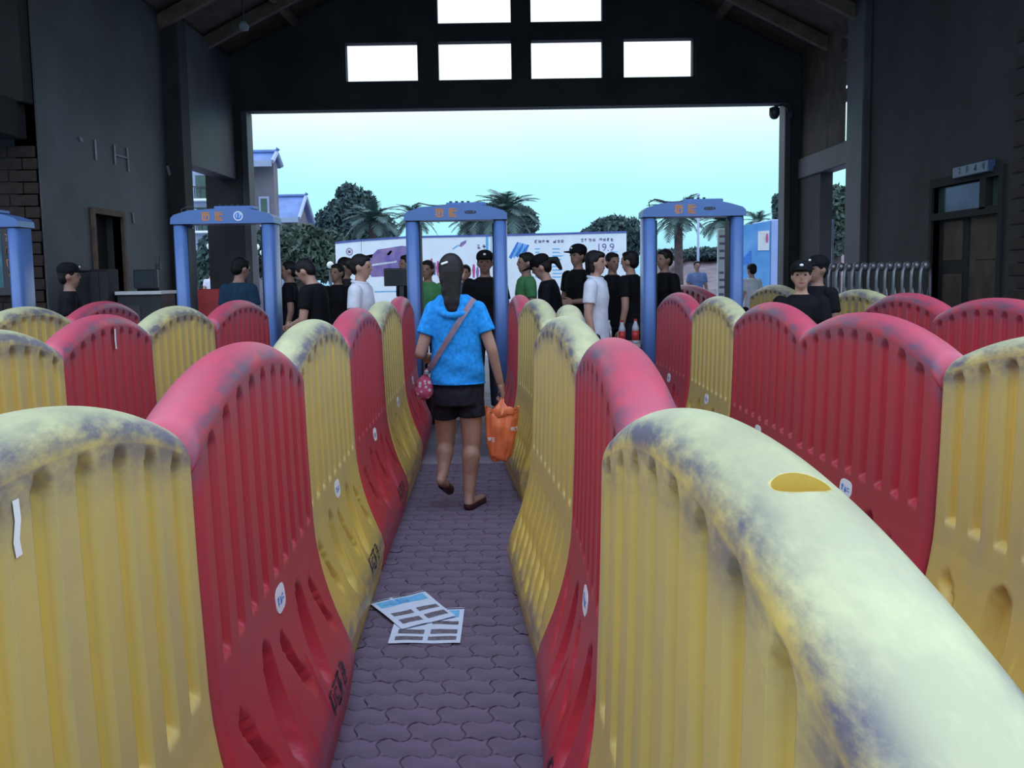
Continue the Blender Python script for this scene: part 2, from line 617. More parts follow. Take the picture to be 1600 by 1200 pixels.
# right side wall, column, low beam and glazing bars
RX = 5.0
RD0, RD1 = 10.55, 12.2
RDZ = 2.04
TR0, TR1 = 2.08, 2.40
holed_wall('wall_right', [8.6, RD0, 10.5, RD1, 14.45], [0, RDZ, TR0, TR1, 5.2],
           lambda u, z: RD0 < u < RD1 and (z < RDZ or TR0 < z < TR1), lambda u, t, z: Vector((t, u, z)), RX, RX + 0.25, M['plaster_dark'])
mb = MB(); mb.bbox(RX - 0.10, RX + 0.3, 14.45, 15.15, 0, 5.2, 0.02)
tag(mb.build('wall_right_column', M['plaster']), kind='structure')
mb = MB(); mb.bbox(RX - 0.02, RX + 0.24, 15.15, 18.0, 3.02, 3.36, 0.012)
tag(mb.build('trim_6', M['plaster']), kind='structure')
holed_wall('window_7', [15.15, 15.22, 15.86, 16.42, 16.56, 18.0], [3.36, 3.98, 4.14, 4.58, 4.72, 4.92, 5.2],
           lambda u, z: (15.22 < u < 15.86 and (z < 3.98 or 4.14 < z < 4.58 or 4.72 < z < 4.92)) or (16.42 < u < 16.56 and z < 4.58),
           lambda u, t, z: Vector((t, u, z)), RX + 0.04, RX + 0.12, M['wood_dark'])
holed_wall('wall_right_end', [16.75, 18.0], [0, 3.02], lambda u, z: False, lambda u, t, z: Vector((t, u, z)), RX + 0.02, RX + 0.22, M['plaster_dark'])
# door on the right with a transom light of two panes
dr = empty('door_2', (RX, RD0, 0)); tag(dr, kind='structure')
f = MB(); f.bbox(0.06, 0.11, 0.84, 1.63, 0.01, 2.032, 0.006); f.build('door_leaf', M['black'], dr)
f = MB(); f.bbox(0.06, 0.11, 0.03, 0.80, 0.01, 2.032, 0.006); f.build('door_leaf', M['wood_dark'], dr)
for zz in (0.25, 0.95, 1.55):
    for yy in (0.16, 0.98):
        f = MB(); f.bbox(0.05, 0.07, yy, yy + 0.5, zz, zz + 0.45, 0.008); f.build('door_panel', M['wood_dark'], dr)
f = MB()
f.box(-0.03, 0.12, -0.09, 0.0, 0, TR1 + 0.1); f.box(-0.03, 0.12, 1.65, 1.72, 0, TR1 + 0.1)
f.box(-0.03, 0.12, 0, 1.65, TR1, TR1 + 0.1); f.box(-0.03, 0.12, 0, 1.65, RDZ - 0.02, TR0 + 0.02); f.box(-0.03, 0.12, 0.28, 0.42, TR0, TR1)
f.build('door_frame', M['black'], dr)
M['pane'] = mat('green_grey_glass', (0.05, 0.085, 0.075), 0.12, 0.2, 2, spec=0.7)
for y0, y1 in ((0.0, 0.28), (0.42, 1.65)):
    f = MB(); f.box(0.05, 0.06, y0, y1, TR0 + 0.02, TR1); f.build('pane', M['pane'], dr)
f = MB(); f.tube([(0.05, 0.86, 1.0), (-0.02, 0.86, 1.0), (-0.02, 0.96, 1.0)], 0.012, 6); f.build('door_handle', M['gate_dark'], dr)
# bricks beside the right door
for r in range(30):
    for c in range(5):
        y = 8.66 + c * 0.37 + (0.18 if r % 2 else 0)
        if y + 0.36 < RD0 - 0.1:
            hb = obj('brick', bk_me, bpy.data.objects['wall_right'], (RX, y, 0.005 + r * 0.1255), RAD(-90) )
            hb.rotation_euler = (0, 0, RAD(90)); hb.location.x = RX + 0.0
            hb.scale = (1.25, -1, 1)

# roof: two slopes of boarding with rafters and a ridge
RY0, RY1 = 8.4, 18.9
mb = MB()
th = 0.16
prof = [(-EAVE_X - 0.5, roof_z(-EAVE_X) - 0.25), (0, roof_z(0)), (EAVE_X + 0.5, roof_z(EAVE_X) - 0.25)]
poly = prof + [(x, z + th) for x, z in prof[::-1]]
mb.prism(poly, RY1 - RY0, Matrix.Translation((0, RY1, 0)) @ Matrix.Rotation(RAD(90), 4, 'X'))
ceiling = tag(mb.build('ceiling', M['wood_dark']), kind='structure')
for y in (9.2, 11.1, 13.0, 14.9, 16.6):
    for s in (-1, 1):
        m_ = MB()
        a = Vector((s * 5.2, y, roof_z(5.2) - 0.02)); b = Vector((0.02 * s, y, roof_z(0.02) - 0.02))
        m_.add([a + Vector((0, q, h)) for q in (-0.06, 0.06) for h in (-0.2, 0.0)] + [b + Vector((0, q, h)) for q in (-0.06, 0.06) for h in (-0.2, 0.0)],
               [(0, 1, 3, 2), (4, 6, 7, 5), (0, 4, 5, 1), (2, 3, 7, 6), (0, 2, 6, 4), (1, 5, 7, 3)])
        m_.build('rafter', M['rafter'], ceiling)
for x in (-3.6, -2.0, 2.0, 3.6):
    m_ = MB(); m_.box(x - 0.05, x + 0.05, RY0, GY, roof_z(x) - 0.13, roof_z(x) - 0.005)
    m_.build('purlin', M['rafter'], ceiling)
m_ = MB(); m_.box(-0.08, 0.08, RY0, GY, roof_z(0) - 0.3, roof_z(0) - 0.03)
m_.build('ridge_beam', M['rafter'], ceiling)
# wall heads carrying the roof over the pier and right wall
mb = MB(); mb.box(LX - 0.25, LX + 0.05, 10.9, 18, 5.2, 5.24); tag(mb.build('trim_7', M['plaster_dark']), kind='structure')
# ================================================================== crowd barriers
BL, BH = 1.46, 1.302
GP = 0.1514                      # groove pitch
ZG = 0.65
HOLE_U = -0.275                 # the fill hole sits a little off the middle of the crest
def sstep(a, b, x):
    t = np.clip((x - a) / (b - a), 0, 1)
    return t * t * (3 - 2 * t)
_zk = np.array([0.0, 0.07, 0.14, 0.20, 0.26, 0.32, 0.38, 0.44, 0.50, 0.57, 0.64, 0.9, 1.4])
_xk = np.array([0.193, 0.206, 0.217, 0.203, 0.178, 0.154, 0.134, 0.117, 0.104, 0.093, 0.087, 0.077, 0.066])
def half_w(z):
    return np.interp(z, _zk, _xk)
def top_z(u):
    a = np.abs(u)
    z = BH - 0.125 * (a / 0.73) ** 2.1
    d = np.clip(BL / 2 - a, 0, 1)
    r = 0.05
    z = z - np.where(d < r, r - np.sqrt(np.maximum(0, r * r - (r - d) ** 2)), 0)
    return z

def barrier_mesh(mold):
    grooves = [(k - 4) * GP for k in range(9)]
    us = set()
    for g in grooves:
        for o_ in (-.0757, -.052, -.0415, -.0385, -.034, -.030, -.024, -.010, .010, .024, .030, .034, .0385, .0415, .052):
            us.add(round(g + o_, 4))
    for o_ in (-.034, -.030, -.021, .021, .030, .034, -.007, .007):
        us.add(round(HOLE_U + o_, 4))
    e = BL / 2
    us = [u for u in us if abs(u) < e - 0.05]
    for d in (0, 0.0025, 0.008, 0.016, 0.026, 0.038, 0.05):
        us += [e - d, -e + d]
    us = np.array(sorted(us))
    tarc = np.array([0, 5, 10, 14, 17, 20, 25, 32, 40, 48, 56, 64, 72, 80, 87])
    nB = 52
    zC = np.concatenate([np.linspace(ZG, 0.02, 62), [0.006, 0.0]])
    rows_side = []
    # for each row: arrays (x, z, wear) over u for the +x side
    zt = top_z(us)
    b = 0.064
    for th in tarc:
        t = math.radians(th)
        zs = zt - b * (1 - math.cos(t))
        w = half_w(zt - b)
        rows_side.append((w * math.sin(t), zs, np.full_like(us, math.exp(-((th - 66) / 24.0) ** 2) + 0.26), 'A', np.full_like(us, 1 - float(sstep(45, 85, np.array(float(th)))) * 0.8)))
    # fractions, denser near the groove heads
    fr = np.concatenate([np.linspace(0.0, 0.30, 26, endpoint=False), np.linspace(0.30, 0.86, 12, endpoint=False), np.linspace(0.86, 1.0, 15)])
    for f in fr:
        zs = (zt - b) * (1 - f) + ZG * f
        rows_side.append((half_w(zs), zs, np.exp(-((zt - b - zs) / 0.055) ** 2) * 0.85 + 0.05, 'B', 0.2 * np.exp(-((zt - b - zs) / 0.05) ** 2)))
    for z in zC[1:]:
        zs = np.full_like(us, z)
        rows_side.append((half_w(zs), zs, np.full_like(us, 0.06 + 0.8 * math.exp(-((z - 0.16) / 0.07) ** 2)), 'C', np.zeros_like(us)))

    def disp(u, z, side, region):
        d = np.zeros_like(u)
        if region in 'BC':
            for g in grooves:
                head = float(top_z(np.array([g]))[0]) - 0.074
                mu = 1 - sstep(0.030, 0.0385, np.abs(u - g))
                # rounded head
                hz = head - 0.02 * np.clip(np.abs(u - g) / 0.03, 0, 1) ** 2
                mz = (1 - sstep(hz - 0.012, hz + 0.012, z)) * sstep(ZG - 0.003, ZG + 0.021, z)
                d = np.maximum(d, 0.028 * mu * mz)
        if region in 'BC':
            if mold == 'oval':
                for c in (-0.262, 0.262):
                    q = np.sqrt(((u - c) / 0.072) ** 2 + ((z - 0.385) / 0.165) ** 2)
                    d = np.maximum(d, 0.05 * (1 - sstep(0.80, 1.04, q)))
                for c in (-0.52, 0.0, 0.52):
                    zz = z - 0.39
                    ang = 0.6 * side
                    a = (u - c) * math.cos(ang) + (-zz) * math.sin(ang) * -1
                    a = (u - c) * math.cos(ang) + zz * math.sin(ang)
                    bb = -(u - c) * math.sin(ang) + zz * math.cos(ang)
                    q = np.maximum(np.abs(a) / 0.022, np.abs(bb) / 0.115)
                    d = np.maximum(d, 0.026 * (1 - sstep(0.75, 1.25, q)))
                for c in (-0.39, -0.13, 0.13, 0.39):      # raised seams
                    q = np.maximum(np.abs(u - c) / 0.011, np.abs(z - 0.27) / 0.11)
                    d = d - 0.006 * (1 - sstep(0.6, 1.2, q))
            else:
                for k in range(8):
                    c = (k - 3.5) * GP
                    q = np.maximum(np.abs(u - c) / 0.020, np.abs(z - 0.47) / 0.085)
                    d = np.maximum(d, 0.018 * (1 - sstep(0.7, 1.2, q)))
                    zz = z - 0.27
                    ang = 0.75 * side
                    a = (u - c) * math.cos(ang) + zz * math.sin(ang)
                    bb = -(u - c) * math.sin(ang) + zz * math.cos(ang)
                    q = np.maximum(np.abs(a) / 0.018, np.abs(bb) / 0.10)
                    d = np.maximum(d, 0.022 * (1 - sstep(0.7, 1.2, q)))
        return d

    r_end = 0.032
    de = BL / 2 - np.abs(us)
    inset = np.where(de < r_end, r_end - np.sqrt(np.maximum(0, r_end ** 2 - (r_end - de) ** 2)), 0)
    verts, wear, sky_lit, rub = [], [], [], []
    order = []
    for side in (-1, 1):
        seq = rows_side if side == 1 else rows_side
        rows = []
        for (x, z, w, reg, bl) in seq:
            xx = np.array(x) * np.ones_like(us)
            if reg in 'BC':
                xx = xx - disp(us, z, side, reg) - inset
            else:
                xx = xx * (1 - np.minimum(inset / 0.10, 1) * 1.0)
            zz = z.copy()
            rows.append((xx * side, zz, w, bl, (1 - np.clip(disp(us, z, side, reg) / 0.02, 0, 1)) * sstep(ZG - .3, ZG - .02, z) if reg in 'BC' else np.zeros_like(us)))
        order.append(rows)
    allrows = order[0][::-1] + order[1][1:]
    nU = len(us)
    for xx, zz, w, bl, rb in allrows:
        for i in range(nU):
            verts.append((xx[i], us[i], zz[i]))
            wear.append(w[i]); sky_lit.append(bl[i]); rub.append(rb[i])
    nR = len(allrows)
    faces = []
    for r in range(nR - 1):
        for i in range(nU - 1):
            a = r * nU + i
            faces.append((a, a + nU, a + nU + 1, a + 1))
    half = nR // 2
    for i0 in (0, nU - 1):                     # end faces, left row r joined to its mirror
        for r in range(half):
            a, b2 = r * nU + i0, (r + 1) * nU + i0
            c, d = (nR - 1 - r) * nU + i0, (nR - 2 - r) * nU + i0
            if b2 == d:
                faces.append((a, b2, c))
            else:
                faces.append((a, b2, d, c) if i0 == 0 else (a, c, d, b2))
    for i in range(nU - 1):                    # underside
        a, c = i, (nR - 1) * nU + i
        faces.append((a, a + 1, c + 1, c))
    me = bpy.data.meshes.new('barrier_body_' + mold)
    me.from_pydata(verts, [], faces)
    at_ = me.attributes.new('wear', 'FLOAT', 'POINT')
    at_.data.foreach_set('value', np.array(wear, dtype=np.float32))
    at_ = me.attributes.new('rub', 'FLOAT', 'POINT')
    at_.data.foreach_set('value', np.array(rub, dtype=np.float32))
    at_ = me.attributes.new('sky_lit', 'FLOAT', 'POINT')  # how far the crest colour is lightened to show light from above
    at_.data.foreach_set('value', np.array(sky_lit, dtype=np.float32))
    bm = bmesh.new(); bm.from_mesh(me)
    bmesh.ops.recalc_face_normals(bm, faces=bm.faces)
    bm.to_mesh(me); bm.free()
    me.polygons.foreach_set('use_smooth', [True] * len(me.polygons))
    # keep the end faces and underside crisp
    import_sharp = [abs(p.normal.y) > 0.985 or p.normal.z < -0.95 for p in me.polygons]
    for p, s in zip(me.polygons, import_sharp):
        if s:
            p.use_smooth = False
    me.materials.append(M['yellow'])
    return me

def cut_fill_hole(me):
    """drill the round fill hole through the crest into the hollow"""
    c = MB()
    c.lathe([(0.028, 1.0), (0.028, 1.4)], 28, Matrix.Translation((0, HOLE_U, 0)))
    cm = c.mesh('drill')
    a = bpy.data.objects.new('a', me); b = bpy.data.objects.new('b', cm)
    COL.objects.link(a); COL.objects.link(b)
    md = a.modifiers.new('hole', 'BOOLEAN'); md.operation = 'DIFFERENCE'; md.object = b; md.solver = 'EXACT'
    dg = bpy.context.evaluated_depsgraph_get()
    out = bpy.data.meshes.new_from_object(a.evaluated_get(dg))
    bpy.data.objects.remove(a); bpy.data.objects.remove(b)
    for p in out.polygons:
        x, y, z = p.center
        if z > 0.99 and math.hypot(x, y - HOLE_U) < 0.0285 and (abs(p.normal.z) < 0.1 or z < 1.02):
            p.use_smooth = False
    return out

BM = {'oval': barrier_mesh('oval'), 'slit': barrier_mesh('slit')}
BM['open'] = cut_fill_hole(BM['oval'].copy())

def glyph(mb, ox, oz, s, rnd, to3, n=6, w=0.10):
    """an illegible handwritten / blurred character: a few strokes in a square of side s"""
    for k in range(n):
        if rnd.random() < 0.55:
            z = oz + s * rnd.choice((0.08, 0.3, 0.5, 0.7, 0.9))
            a, b = ox + s * rnd.uniform(0, 0.3), ox + s * rnd.uniform(0.6, 0.95)
            q = [(a, z - s * w / 2), (b, z - s * w / 2 + rnd.uniform(-.04, .08) * s), (b, z + s * w / 2), (a, z + s * w / 2)]
        else:
            x = ox + s * rnd.choice((0.12, 0.35, 0.55, 0.8))
            a, b = oz + s * rnd.uniform(0, 0.3), oz + s * rnd.uniform(0.6, 1.0)
            dx = rnd.uniform(-.1, .1) * s
            q = [(x - s * w / 2, a), (x + s * w / 2, a), (x + s * w / 2 + dx, b), (x - s * w / 2 + dx, b)]
        mb.add([to3(x, z) for x, z in q], [(0, 1, 2, 3)])

def sticker_meshes():
    p = MB()
    n = 20
    poly = []
    for k in range(n):
        a = 2 * math.pi * k / n
        c, s = math.cos(a), math.sin(a)
        poly.append((0.064 * math.copysign(abs(c) ** 0.65, c), 0.036 * math.copysign(abs(s) ** 0.65, s)))
    p.prism(poly, 0.003)
    plate = p.mesh('sticker'); plate.materials.append(M['white'])
    t = MB()
    r_ = random.Random(5)
    for k in range(3):
        glyph(t, -0.046 + k * 0.031, -0.017, 0.029, r_, lambda x, z: Vector((x, z, 0.0034)), 6, 0.13)
    txt = t.mesh('sticker_lettering'); txt.materials.append(M['ink_blue'])
    return plate, txt
STICK, STICK_T = sticker_meshes()

def scribble_mesh(seed):
    r_ = random.Random(seed)
    t = MB()
    for k in range(4):
        def to3(x, z):
            h = 0.155 + z * 0.95
            return Vector((float(half_w(np.array([h]))[0]) + 0.003, x, h))
        glyph(t, 0.32 + k * 0.085 - 0.17, 0.0, 0.078, r_, to3, 8, 0.10)
    me = t.mesh('marker_writing'); me.materials.append(M['ink'])
    return me
SCRIB = scribble_mesh(11)

def barrier(label, color, x, y, slope, mold='oval', sticker=True, scribble=False, face=1, group=None):
    """(x, y): centre on the ground; slope = dx/dy of its length; face: +1 shows its right side to the lane, -1 its left"""
    root = empty('crowd_barrier', (x, y, 0), -math.atan(slope))
    tag(root, label, 'barrier', group)
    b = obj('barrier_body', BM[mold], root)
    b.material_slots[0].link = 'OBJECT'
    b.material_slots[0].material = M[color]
    if sticker:
        s = obj('sticker', STICK, root)
        hw = float(half_w(np.array([0.585]))[0])
        s.matrix_local = Matrix.Translation((face * (hw - 0.0005), 0.0, 0.585)) @ Matrix.Rotation(RAD(90 * face), 4, 'Z') @ Matrix.Rotation(RAD(83), 4, 'X')
        t = obj('sticker_lettering', STICK_T, s)
    if scribble:
        w = obj('marker_writing', SCRIB, root)
        if face < 0:
            w.rotation_euler = (0, 0, math.pi)
    return root

LG, RG, DG, CG, EG, FG = ('barriers along the left of the lane', 'barriers along the right of the lane', 'second barrier row on the left',
                          'second barrier row on the right', 'farthest barrier row on the left', 'farthest barrier row on the right')
SH = -0.07
B = {}
B['A1'] = barrier('near yellow barrier at the lower left corner with a white tape strip', 'yellow', -0.684, 1.31, -0.046, group=LG)
B['A2'] = barrier('nearest red barrier left of the lane, with oval recesses and a sticker', 'red', -0.752, 2.79, -0.048, scribble=True, group=LG)
B['A3'] = barrier('yellow barrier left of the lane with black marker writing above the leaflets', 'yellow', -0.84, 4.27, -0.03, scribble=True, group=LG)
B['A4'] = barrier('red barrier left of the lane between two yellow ones, beside the walking woman', 'red', -0.875, 5.75, -0.018, scribble=True, group=LG)
B['A5'] = barrier('small far yellow barrier left of the lane, just left of the woman', 'yellow', -0.905, 7.23, -0.02, group=LG)
B['A6'] = barrier('last red barrier of the left row, at the centre gate\'s left leg', 'red', -0.94, 8.72, -0.03, group=LG)
B['B1'] = barrier('huge scuffed yellow barrier at the lower right with a fill hole', 'yellow', 0.268, 1.25, -0.036, 'open', face=-1, group=RG)
B['B2'] = barrier('bright red barrier between the two large yellow ones right of the lane', 'red', 0.285, 2.73, 0, face=-1, scribble=True, group=RG)
B['B3'] = barrier('yellow barrier right of the lane with narrow slots and grey smudged crest', 'yellow', 0.2355, 4.22, -0.082, 'slit', face=-1, sticker=False, group=RG)
B['B4'] = barrier('pale yellow barrier crest peeping over the smudged yellow one', 'yellow', 0.325, 5.71, 0.02, 'slit', face=-1, sticker=False, group=RG)
B['B5'] = barrier('slotted yellow barrier right behind the orange bag', 'yellow', 0.19, 7.2, -0.09, 'slit', face=-1, sticker=False, group=RG)
B['B6'] = barrier('last red barrier of the right row, beside the centre gate\'s right leg', 'red', 0.08, 8.69, -0.05, face=-1, sticker=False, group=RG)
B['C1'] = barrier('near yellow barrier at the right edge with a big oval recess', 'yellow', 1.53, 2.64, -0.06, face=-1, group=CG)
B['C2'] = barrier('large red barrier with a white sticker, next to the yellow at the right edge', 'red', 1.454, 4.13, -0.045, face=-1, group=CG)
B['C3'] = barrier('red barrier in front of the two guards, between a red and a yellow one', 'red', 1.457, 5.64, -0.01, face=-1, group=CG)
B['C4'] = barrier('yellow barrier under the right gate\'s right leg', 'yellow', 1.455, 7.13, 0, face=-1, group=CG)
B['C5'] = barrier('farthest red barrier of its row, by the right gate\'s left leg', 'red', 1.42, 8.62, -0.03, face=-1, group=CG)
B['D1'] = barrier('yellow barrier cut by the left edge behind the nearest yellow one', 'yellow', -2, 3.83, -0.09, group=DG)
B['D2'] = barrier('dark red barrier with a white tape strip left of the bright red one', 'red', -2.14, 5.32, -0.07, group=DG)
B['D3'] = barrier('dull yellow barrier between two red ones in front of gate 17', 'yellow', -2.23, 6.8, -0.02, group=DG)
B['D4'] = barrier('red barrier in front of the man in the dark teal shirt', 'red', -2.21, 8.29, 0.02, group=DG)
B['E1'] = barrier('dull yellow barrier in front of the capped guard on the left', 'yellow', -3.42, 7.2, -0.03, group=EG)
B['E2'] = barrier('red barrier crest behind the taped red one on the left', 'red', -3.46, 8.7, -0.02, group=EG)
B['F1'] = barrier('wide dark red barrier at the right edge under the dark door', 'red', 2.78, 5.8, -0.05, face=-1, group=FG)
B['F2'] = barrier('red barrier touching a yellow one under the folding gate\'s end', 'red', 2.84, 7.3, -0.02, face=-1, group=FG)
B['F3'] = barrier('yellow barrier under the folding gate, next to a red one', 'yellow', 3.02, 8.85, -0.05, face=-1, group=FG)
B['F4'] = barrier('yellow barrier under the folding gate, right behind the guard', 'yellow', 3.1, 10.4, -0.05, face=-1, group=FG)
B['F5'] = barrier('yellow barrier between the right gate\'s right leg and the guard', 'yellow', 3.19, 12.35, -0.12, face=-1, group=FG)
B['F6'] = barrier('red barrier crest seen through the right gate', 'red', 2.30, 13.4, -0.3, face=-1, group=FG)
B['F7'] = barrier('red barrier end seen beside the right gate\'s left leg', 'red', 1.84, 15.2, -0.1, face=-1, group=FG)

B['B1'].scale = (1, 1, 0.992)
# strips of white tape and other litter stuck on barriers
def strip(root, pts, w, material, side=1):
    m_ = MB()
    for (u0, z0), (u1, z1) in zip(pts[:-1], pts[1:]):
        x0 = side * (float(half_w(np.array([z0]))[0]) + 0.002)
        x1 = side * (float(half_w(np.array([z1]))[0]) + 0.002)
        m_.add([(x0, u0 - w / 2, z0), (x0, u0 + w / 2, z0), (x1, u1 + w / 2, z1), (x1, u1 - w / 2, z1)], [(0, 1, 2, 3)])
    return m_.build('tape_strip', material, root)
strip(B['A1'], [(-0.085, 1.215), (-0.083, 1.19), (-0.092, 1.165), (-0.088, 1.145)], 0.018, M['white'])
strip(B['D2'], [(0.03, 1.225), (0.024, 1.17), (0.027, 1.12)], 0.022, M['white'])
# ================================================================== walk-through metal detectors
def text_mesh(name, body, size, depth=0.0015):
    cu = bpy.data.curves.new(name, 'FONT')
    cu.body = body
    cu.size = size
    cu.align_x = 'CENTER'
    cu.align_y = 'CENTER'
    cu.extrude = depth / 2
    cu.resolution_u = 3
    o = bpy.data.objects.new(name, cu)
    COL.objects.link(o)
    dg = bpy.context.evaluated_depsgraph_get()
    me = bpy.data.meshes.new_from_object(o.evaluated_get(dg))
    bpy.data.objects.remove(o)
    bpy.data.curves.remove(cu)
    me.name = name
    me.materials.clear()
    return me

FRONT = Matrix.Rotation(RAD(90), 4, 'X')          # puts an XY print upright, facing -Y

def superellipse(a, b, n=28, e=0.45):
    out = []
    for k in range(n):
        t = 2 * math.pi * k / n
        c, s = math.cos(t), math.sin(t)
        out.append((a * math.copysign(abs(c) ** e, c), b * math.copysign(abs(s) ** e, s)))
    return out

def gate_parts():
    W, LW, DP, HZ = 0.955, 0.066, 0.16, 1.985
    d = {}
    leg = MB()
    prof = superellipse(LW, DP, 28, 0.62)
    n = len(prof)
    vs_ = []
    for z, s in ((0.05, 1), (HZ - 0.012, 1)):
        vs_ += [(x * s, y * s, z) for x, y in prof]
    fs = [tuple(range(n))[::-1], tuple(range(n, 2 * n))] + [(k, (k + 1) % n, n + (k + 1) % n, n + k) for k in range(n)]
    leg.add(vs_, fs)
    d['leg'] = leg.mesh('leg', True); d['leg'].materials.append(M['gate'])
    for p in d['leg'].polygons:
        if abs(p.normal.z) > .9: p.use_smooth = False
    foot = MB(); foot.prism(superellipse(LW + 0.025, DP + 0.03, 24, 0.5), 0.06)
    d['foot'] = foot.mesh('foot'); d['foot'].materials.append(M['gate_dark'])
    strip = MB(); strip.bbox(LW - 0.002, LW + 0.008, -DP * 0.62, DP * 0.62, 0.1, HZ - 0.03, 0.004)
    d['strip'] = strip.mesh('side_strip'); d['strip'].materials.append(M['gate_dark'])
    gap = MB(); gap.prism(superellipse(LW * 0.94, DP * 0.94, 20, 0.6), 0.016)
    d['gap'] = gap.mesh('joint_collar'); d['gap'].materials.append(M['gate_dark'])
    hd = MB()
    h = W / 2
    pts = [(-h - .004, 0), (-h, 0.055), (-h + 0.03, 0.085), (-h + 0.17, 0.125), (-0.10, 0.135), (0.10, 0.140), (0.24, 0.135), (h - 0.15, 0.118),
           (h - 0.03, 0.082), (h, 0.055), (h + .004, 0)]
    m_ = Matrix.Translation((0, DP + 0.01, HZ)) @ FRONT
    hd.prism(pts, 2 * DP + 0.02, m_)
    d['header'] = hd.mesh('crossbeam'); d['header'].materials.append(M['gate'])
    cb = MB(); cb.bbox(-0.09, 0.28, -0.10, 0.12, HZ + 0.132, HZ + 0.165, 0.008)
    d['cbox'] = cb.mesh('control_box'); d['cbox'].materials.append(M['gate'])
    cn = MB(); cn.lathe([(0.012, 0), (0.012, 0.01), (0.015, 0.01), (0.015, 0.018)], 10)
    d['conn'] = cn.mesh('connector'); d['conn'].materials.append(M['gate_dark'])
    cab = MB()
    cab.tube([(-0.40, -0.05, HZ + 0.09), (-0.41, -0.05, HZ + 0.14), (-0.35, -0.03, HZ + 0.17), (-0.26, 0, HZ + 0.15), (-0.18, 0.02, HZ + 0.145), (-0.08, 0.02, HZ + 0.15)], 0.006, 6)
    d['cable'] = cab.mesh('cable'); d['cable'].materials.append(M['gate_dark'])
    yf = -(DP + 0.0105)
    r_ = random.Random(8)
    for nm, x in (('c1', -0.19), ('c2', -0.065)):
        t = MB()
        glyph(t, x, 0.025, 0.085, r_, lambda q, z: Vector((q, yf - 0.001, HZ + z)), 9, 0.15)
        glyph(t, x + 0.01, 0.025, 0.08, r_, lambda q, z: Vector((q, yf - 0.001, HZ + z)), 7, 0.13)
        d[nm] = t.mesh('orange_character'); d[nm].materials.append(M['ink_orange'])
    t = MB(); t.prism(superellipse(0.055, 0.015, 20, 0.8), 0.002, Matrix.Translation((0.14, yf, HZ + 0.07)) @ FRONT)
    d['badge'] = t.mesh('maker_badge'); d['badge'].materials.append(M['gate_dark'])
    t = MB()
    for k in range(4):
        glyph(t, 0.10 + 0.02 * k, 0.060, 0.018, r_, lambda q, z: Vector((q, yf - 0.0035, HZ + z)), 4, 0.16)
    d['badge_t'] = t.mesh('badge_lettering'); d['badge_t'].materials.append(M['gate'])
    d['W'], d['HZ'], d['yf'], d['LW'] = W, HZ, yf, LW
    return d
GD = gate_parts()
GATE_Y = 9.8
def metal_gate(px, label, number=None):
    g = empty('metal_detector_gate', (at(px, 430, GATE_Y).x, GATE_Y, 0))
    tag(g, label, 'metal detector', 'walk-through gates in a row')
    for s in (-1, 1):
        x = s * (GD['W'] / 2 - GD['LW'])
        l = obj('leg', GD['leg'], g, (x, 0, 0))
        obj('foot', GD['foot'], l)
        st = obj('side_strip', GD['strip'], l)
        if s > 0: st.rotation_euler = (0, 0, math.pi)
        obj('joint_collar', GD['gap'], g, (x, 0, GD['HZ'] - 0.014))
    hd = obj('crossbeam', GD['header'], g)
    bx = obj('control_box', GD['cbox'], g)
    for k in range(4):
        obj('connector', GD['conn'], bx, (-0.05 + k * 0.055, -0.02, GD['HZ'] + 0.164))
    obj('cable', GD['cable'], g)
    obj('orange_character', GD['c1'], hd)
    obj('orange_character', GD['c2'], hd)
    if number:
        dk = MB(); dk.prism(superellipse(0.044, 0.044, 24, 1), 0.003, Matrix.Translation((0.155, GD['yf'], GD['HZ'] + 0.066)) @ FRONT)
        dd = dk.build('number_disc', M['white'], g)
        rk = MB(); rk.prism(superellipse(0.034, 0.034, 24, 1), 0.001, Matrix.Translation((0.155, GD['yf'] - 0.003, GD['HZ'] + 0.066)) @ FRONT)
        rk.build('number_ground', M['ink_blue'], dd)
        me = text_mesh('number', number, 0.058)
        me.materials.append(M['white'])
        t = obj('number', me, dd)
        t.matrix_local = Matrix.Translation((0.155, GD['yf'] - 0.0048, GD['HZ'] + 0.066)) @ FRONT
    else:
        bd = obj('maker_badge', GD['badge'], hd)
        obj('badge_lettering', GD['badge_t'], bd)
    return g
metal_gate(-33, 'grey-blue metal detector gate cut off by the left edge')
metal_gate(358, 'grey-blue metal detector gate carrying the round number 17', '17')
metal_gate(715, 'grey-blue metal detector gate the woman in blue walks towards')
metal_gate(1080, 'grey-blue metal detector gate framing a palm tree on the right')

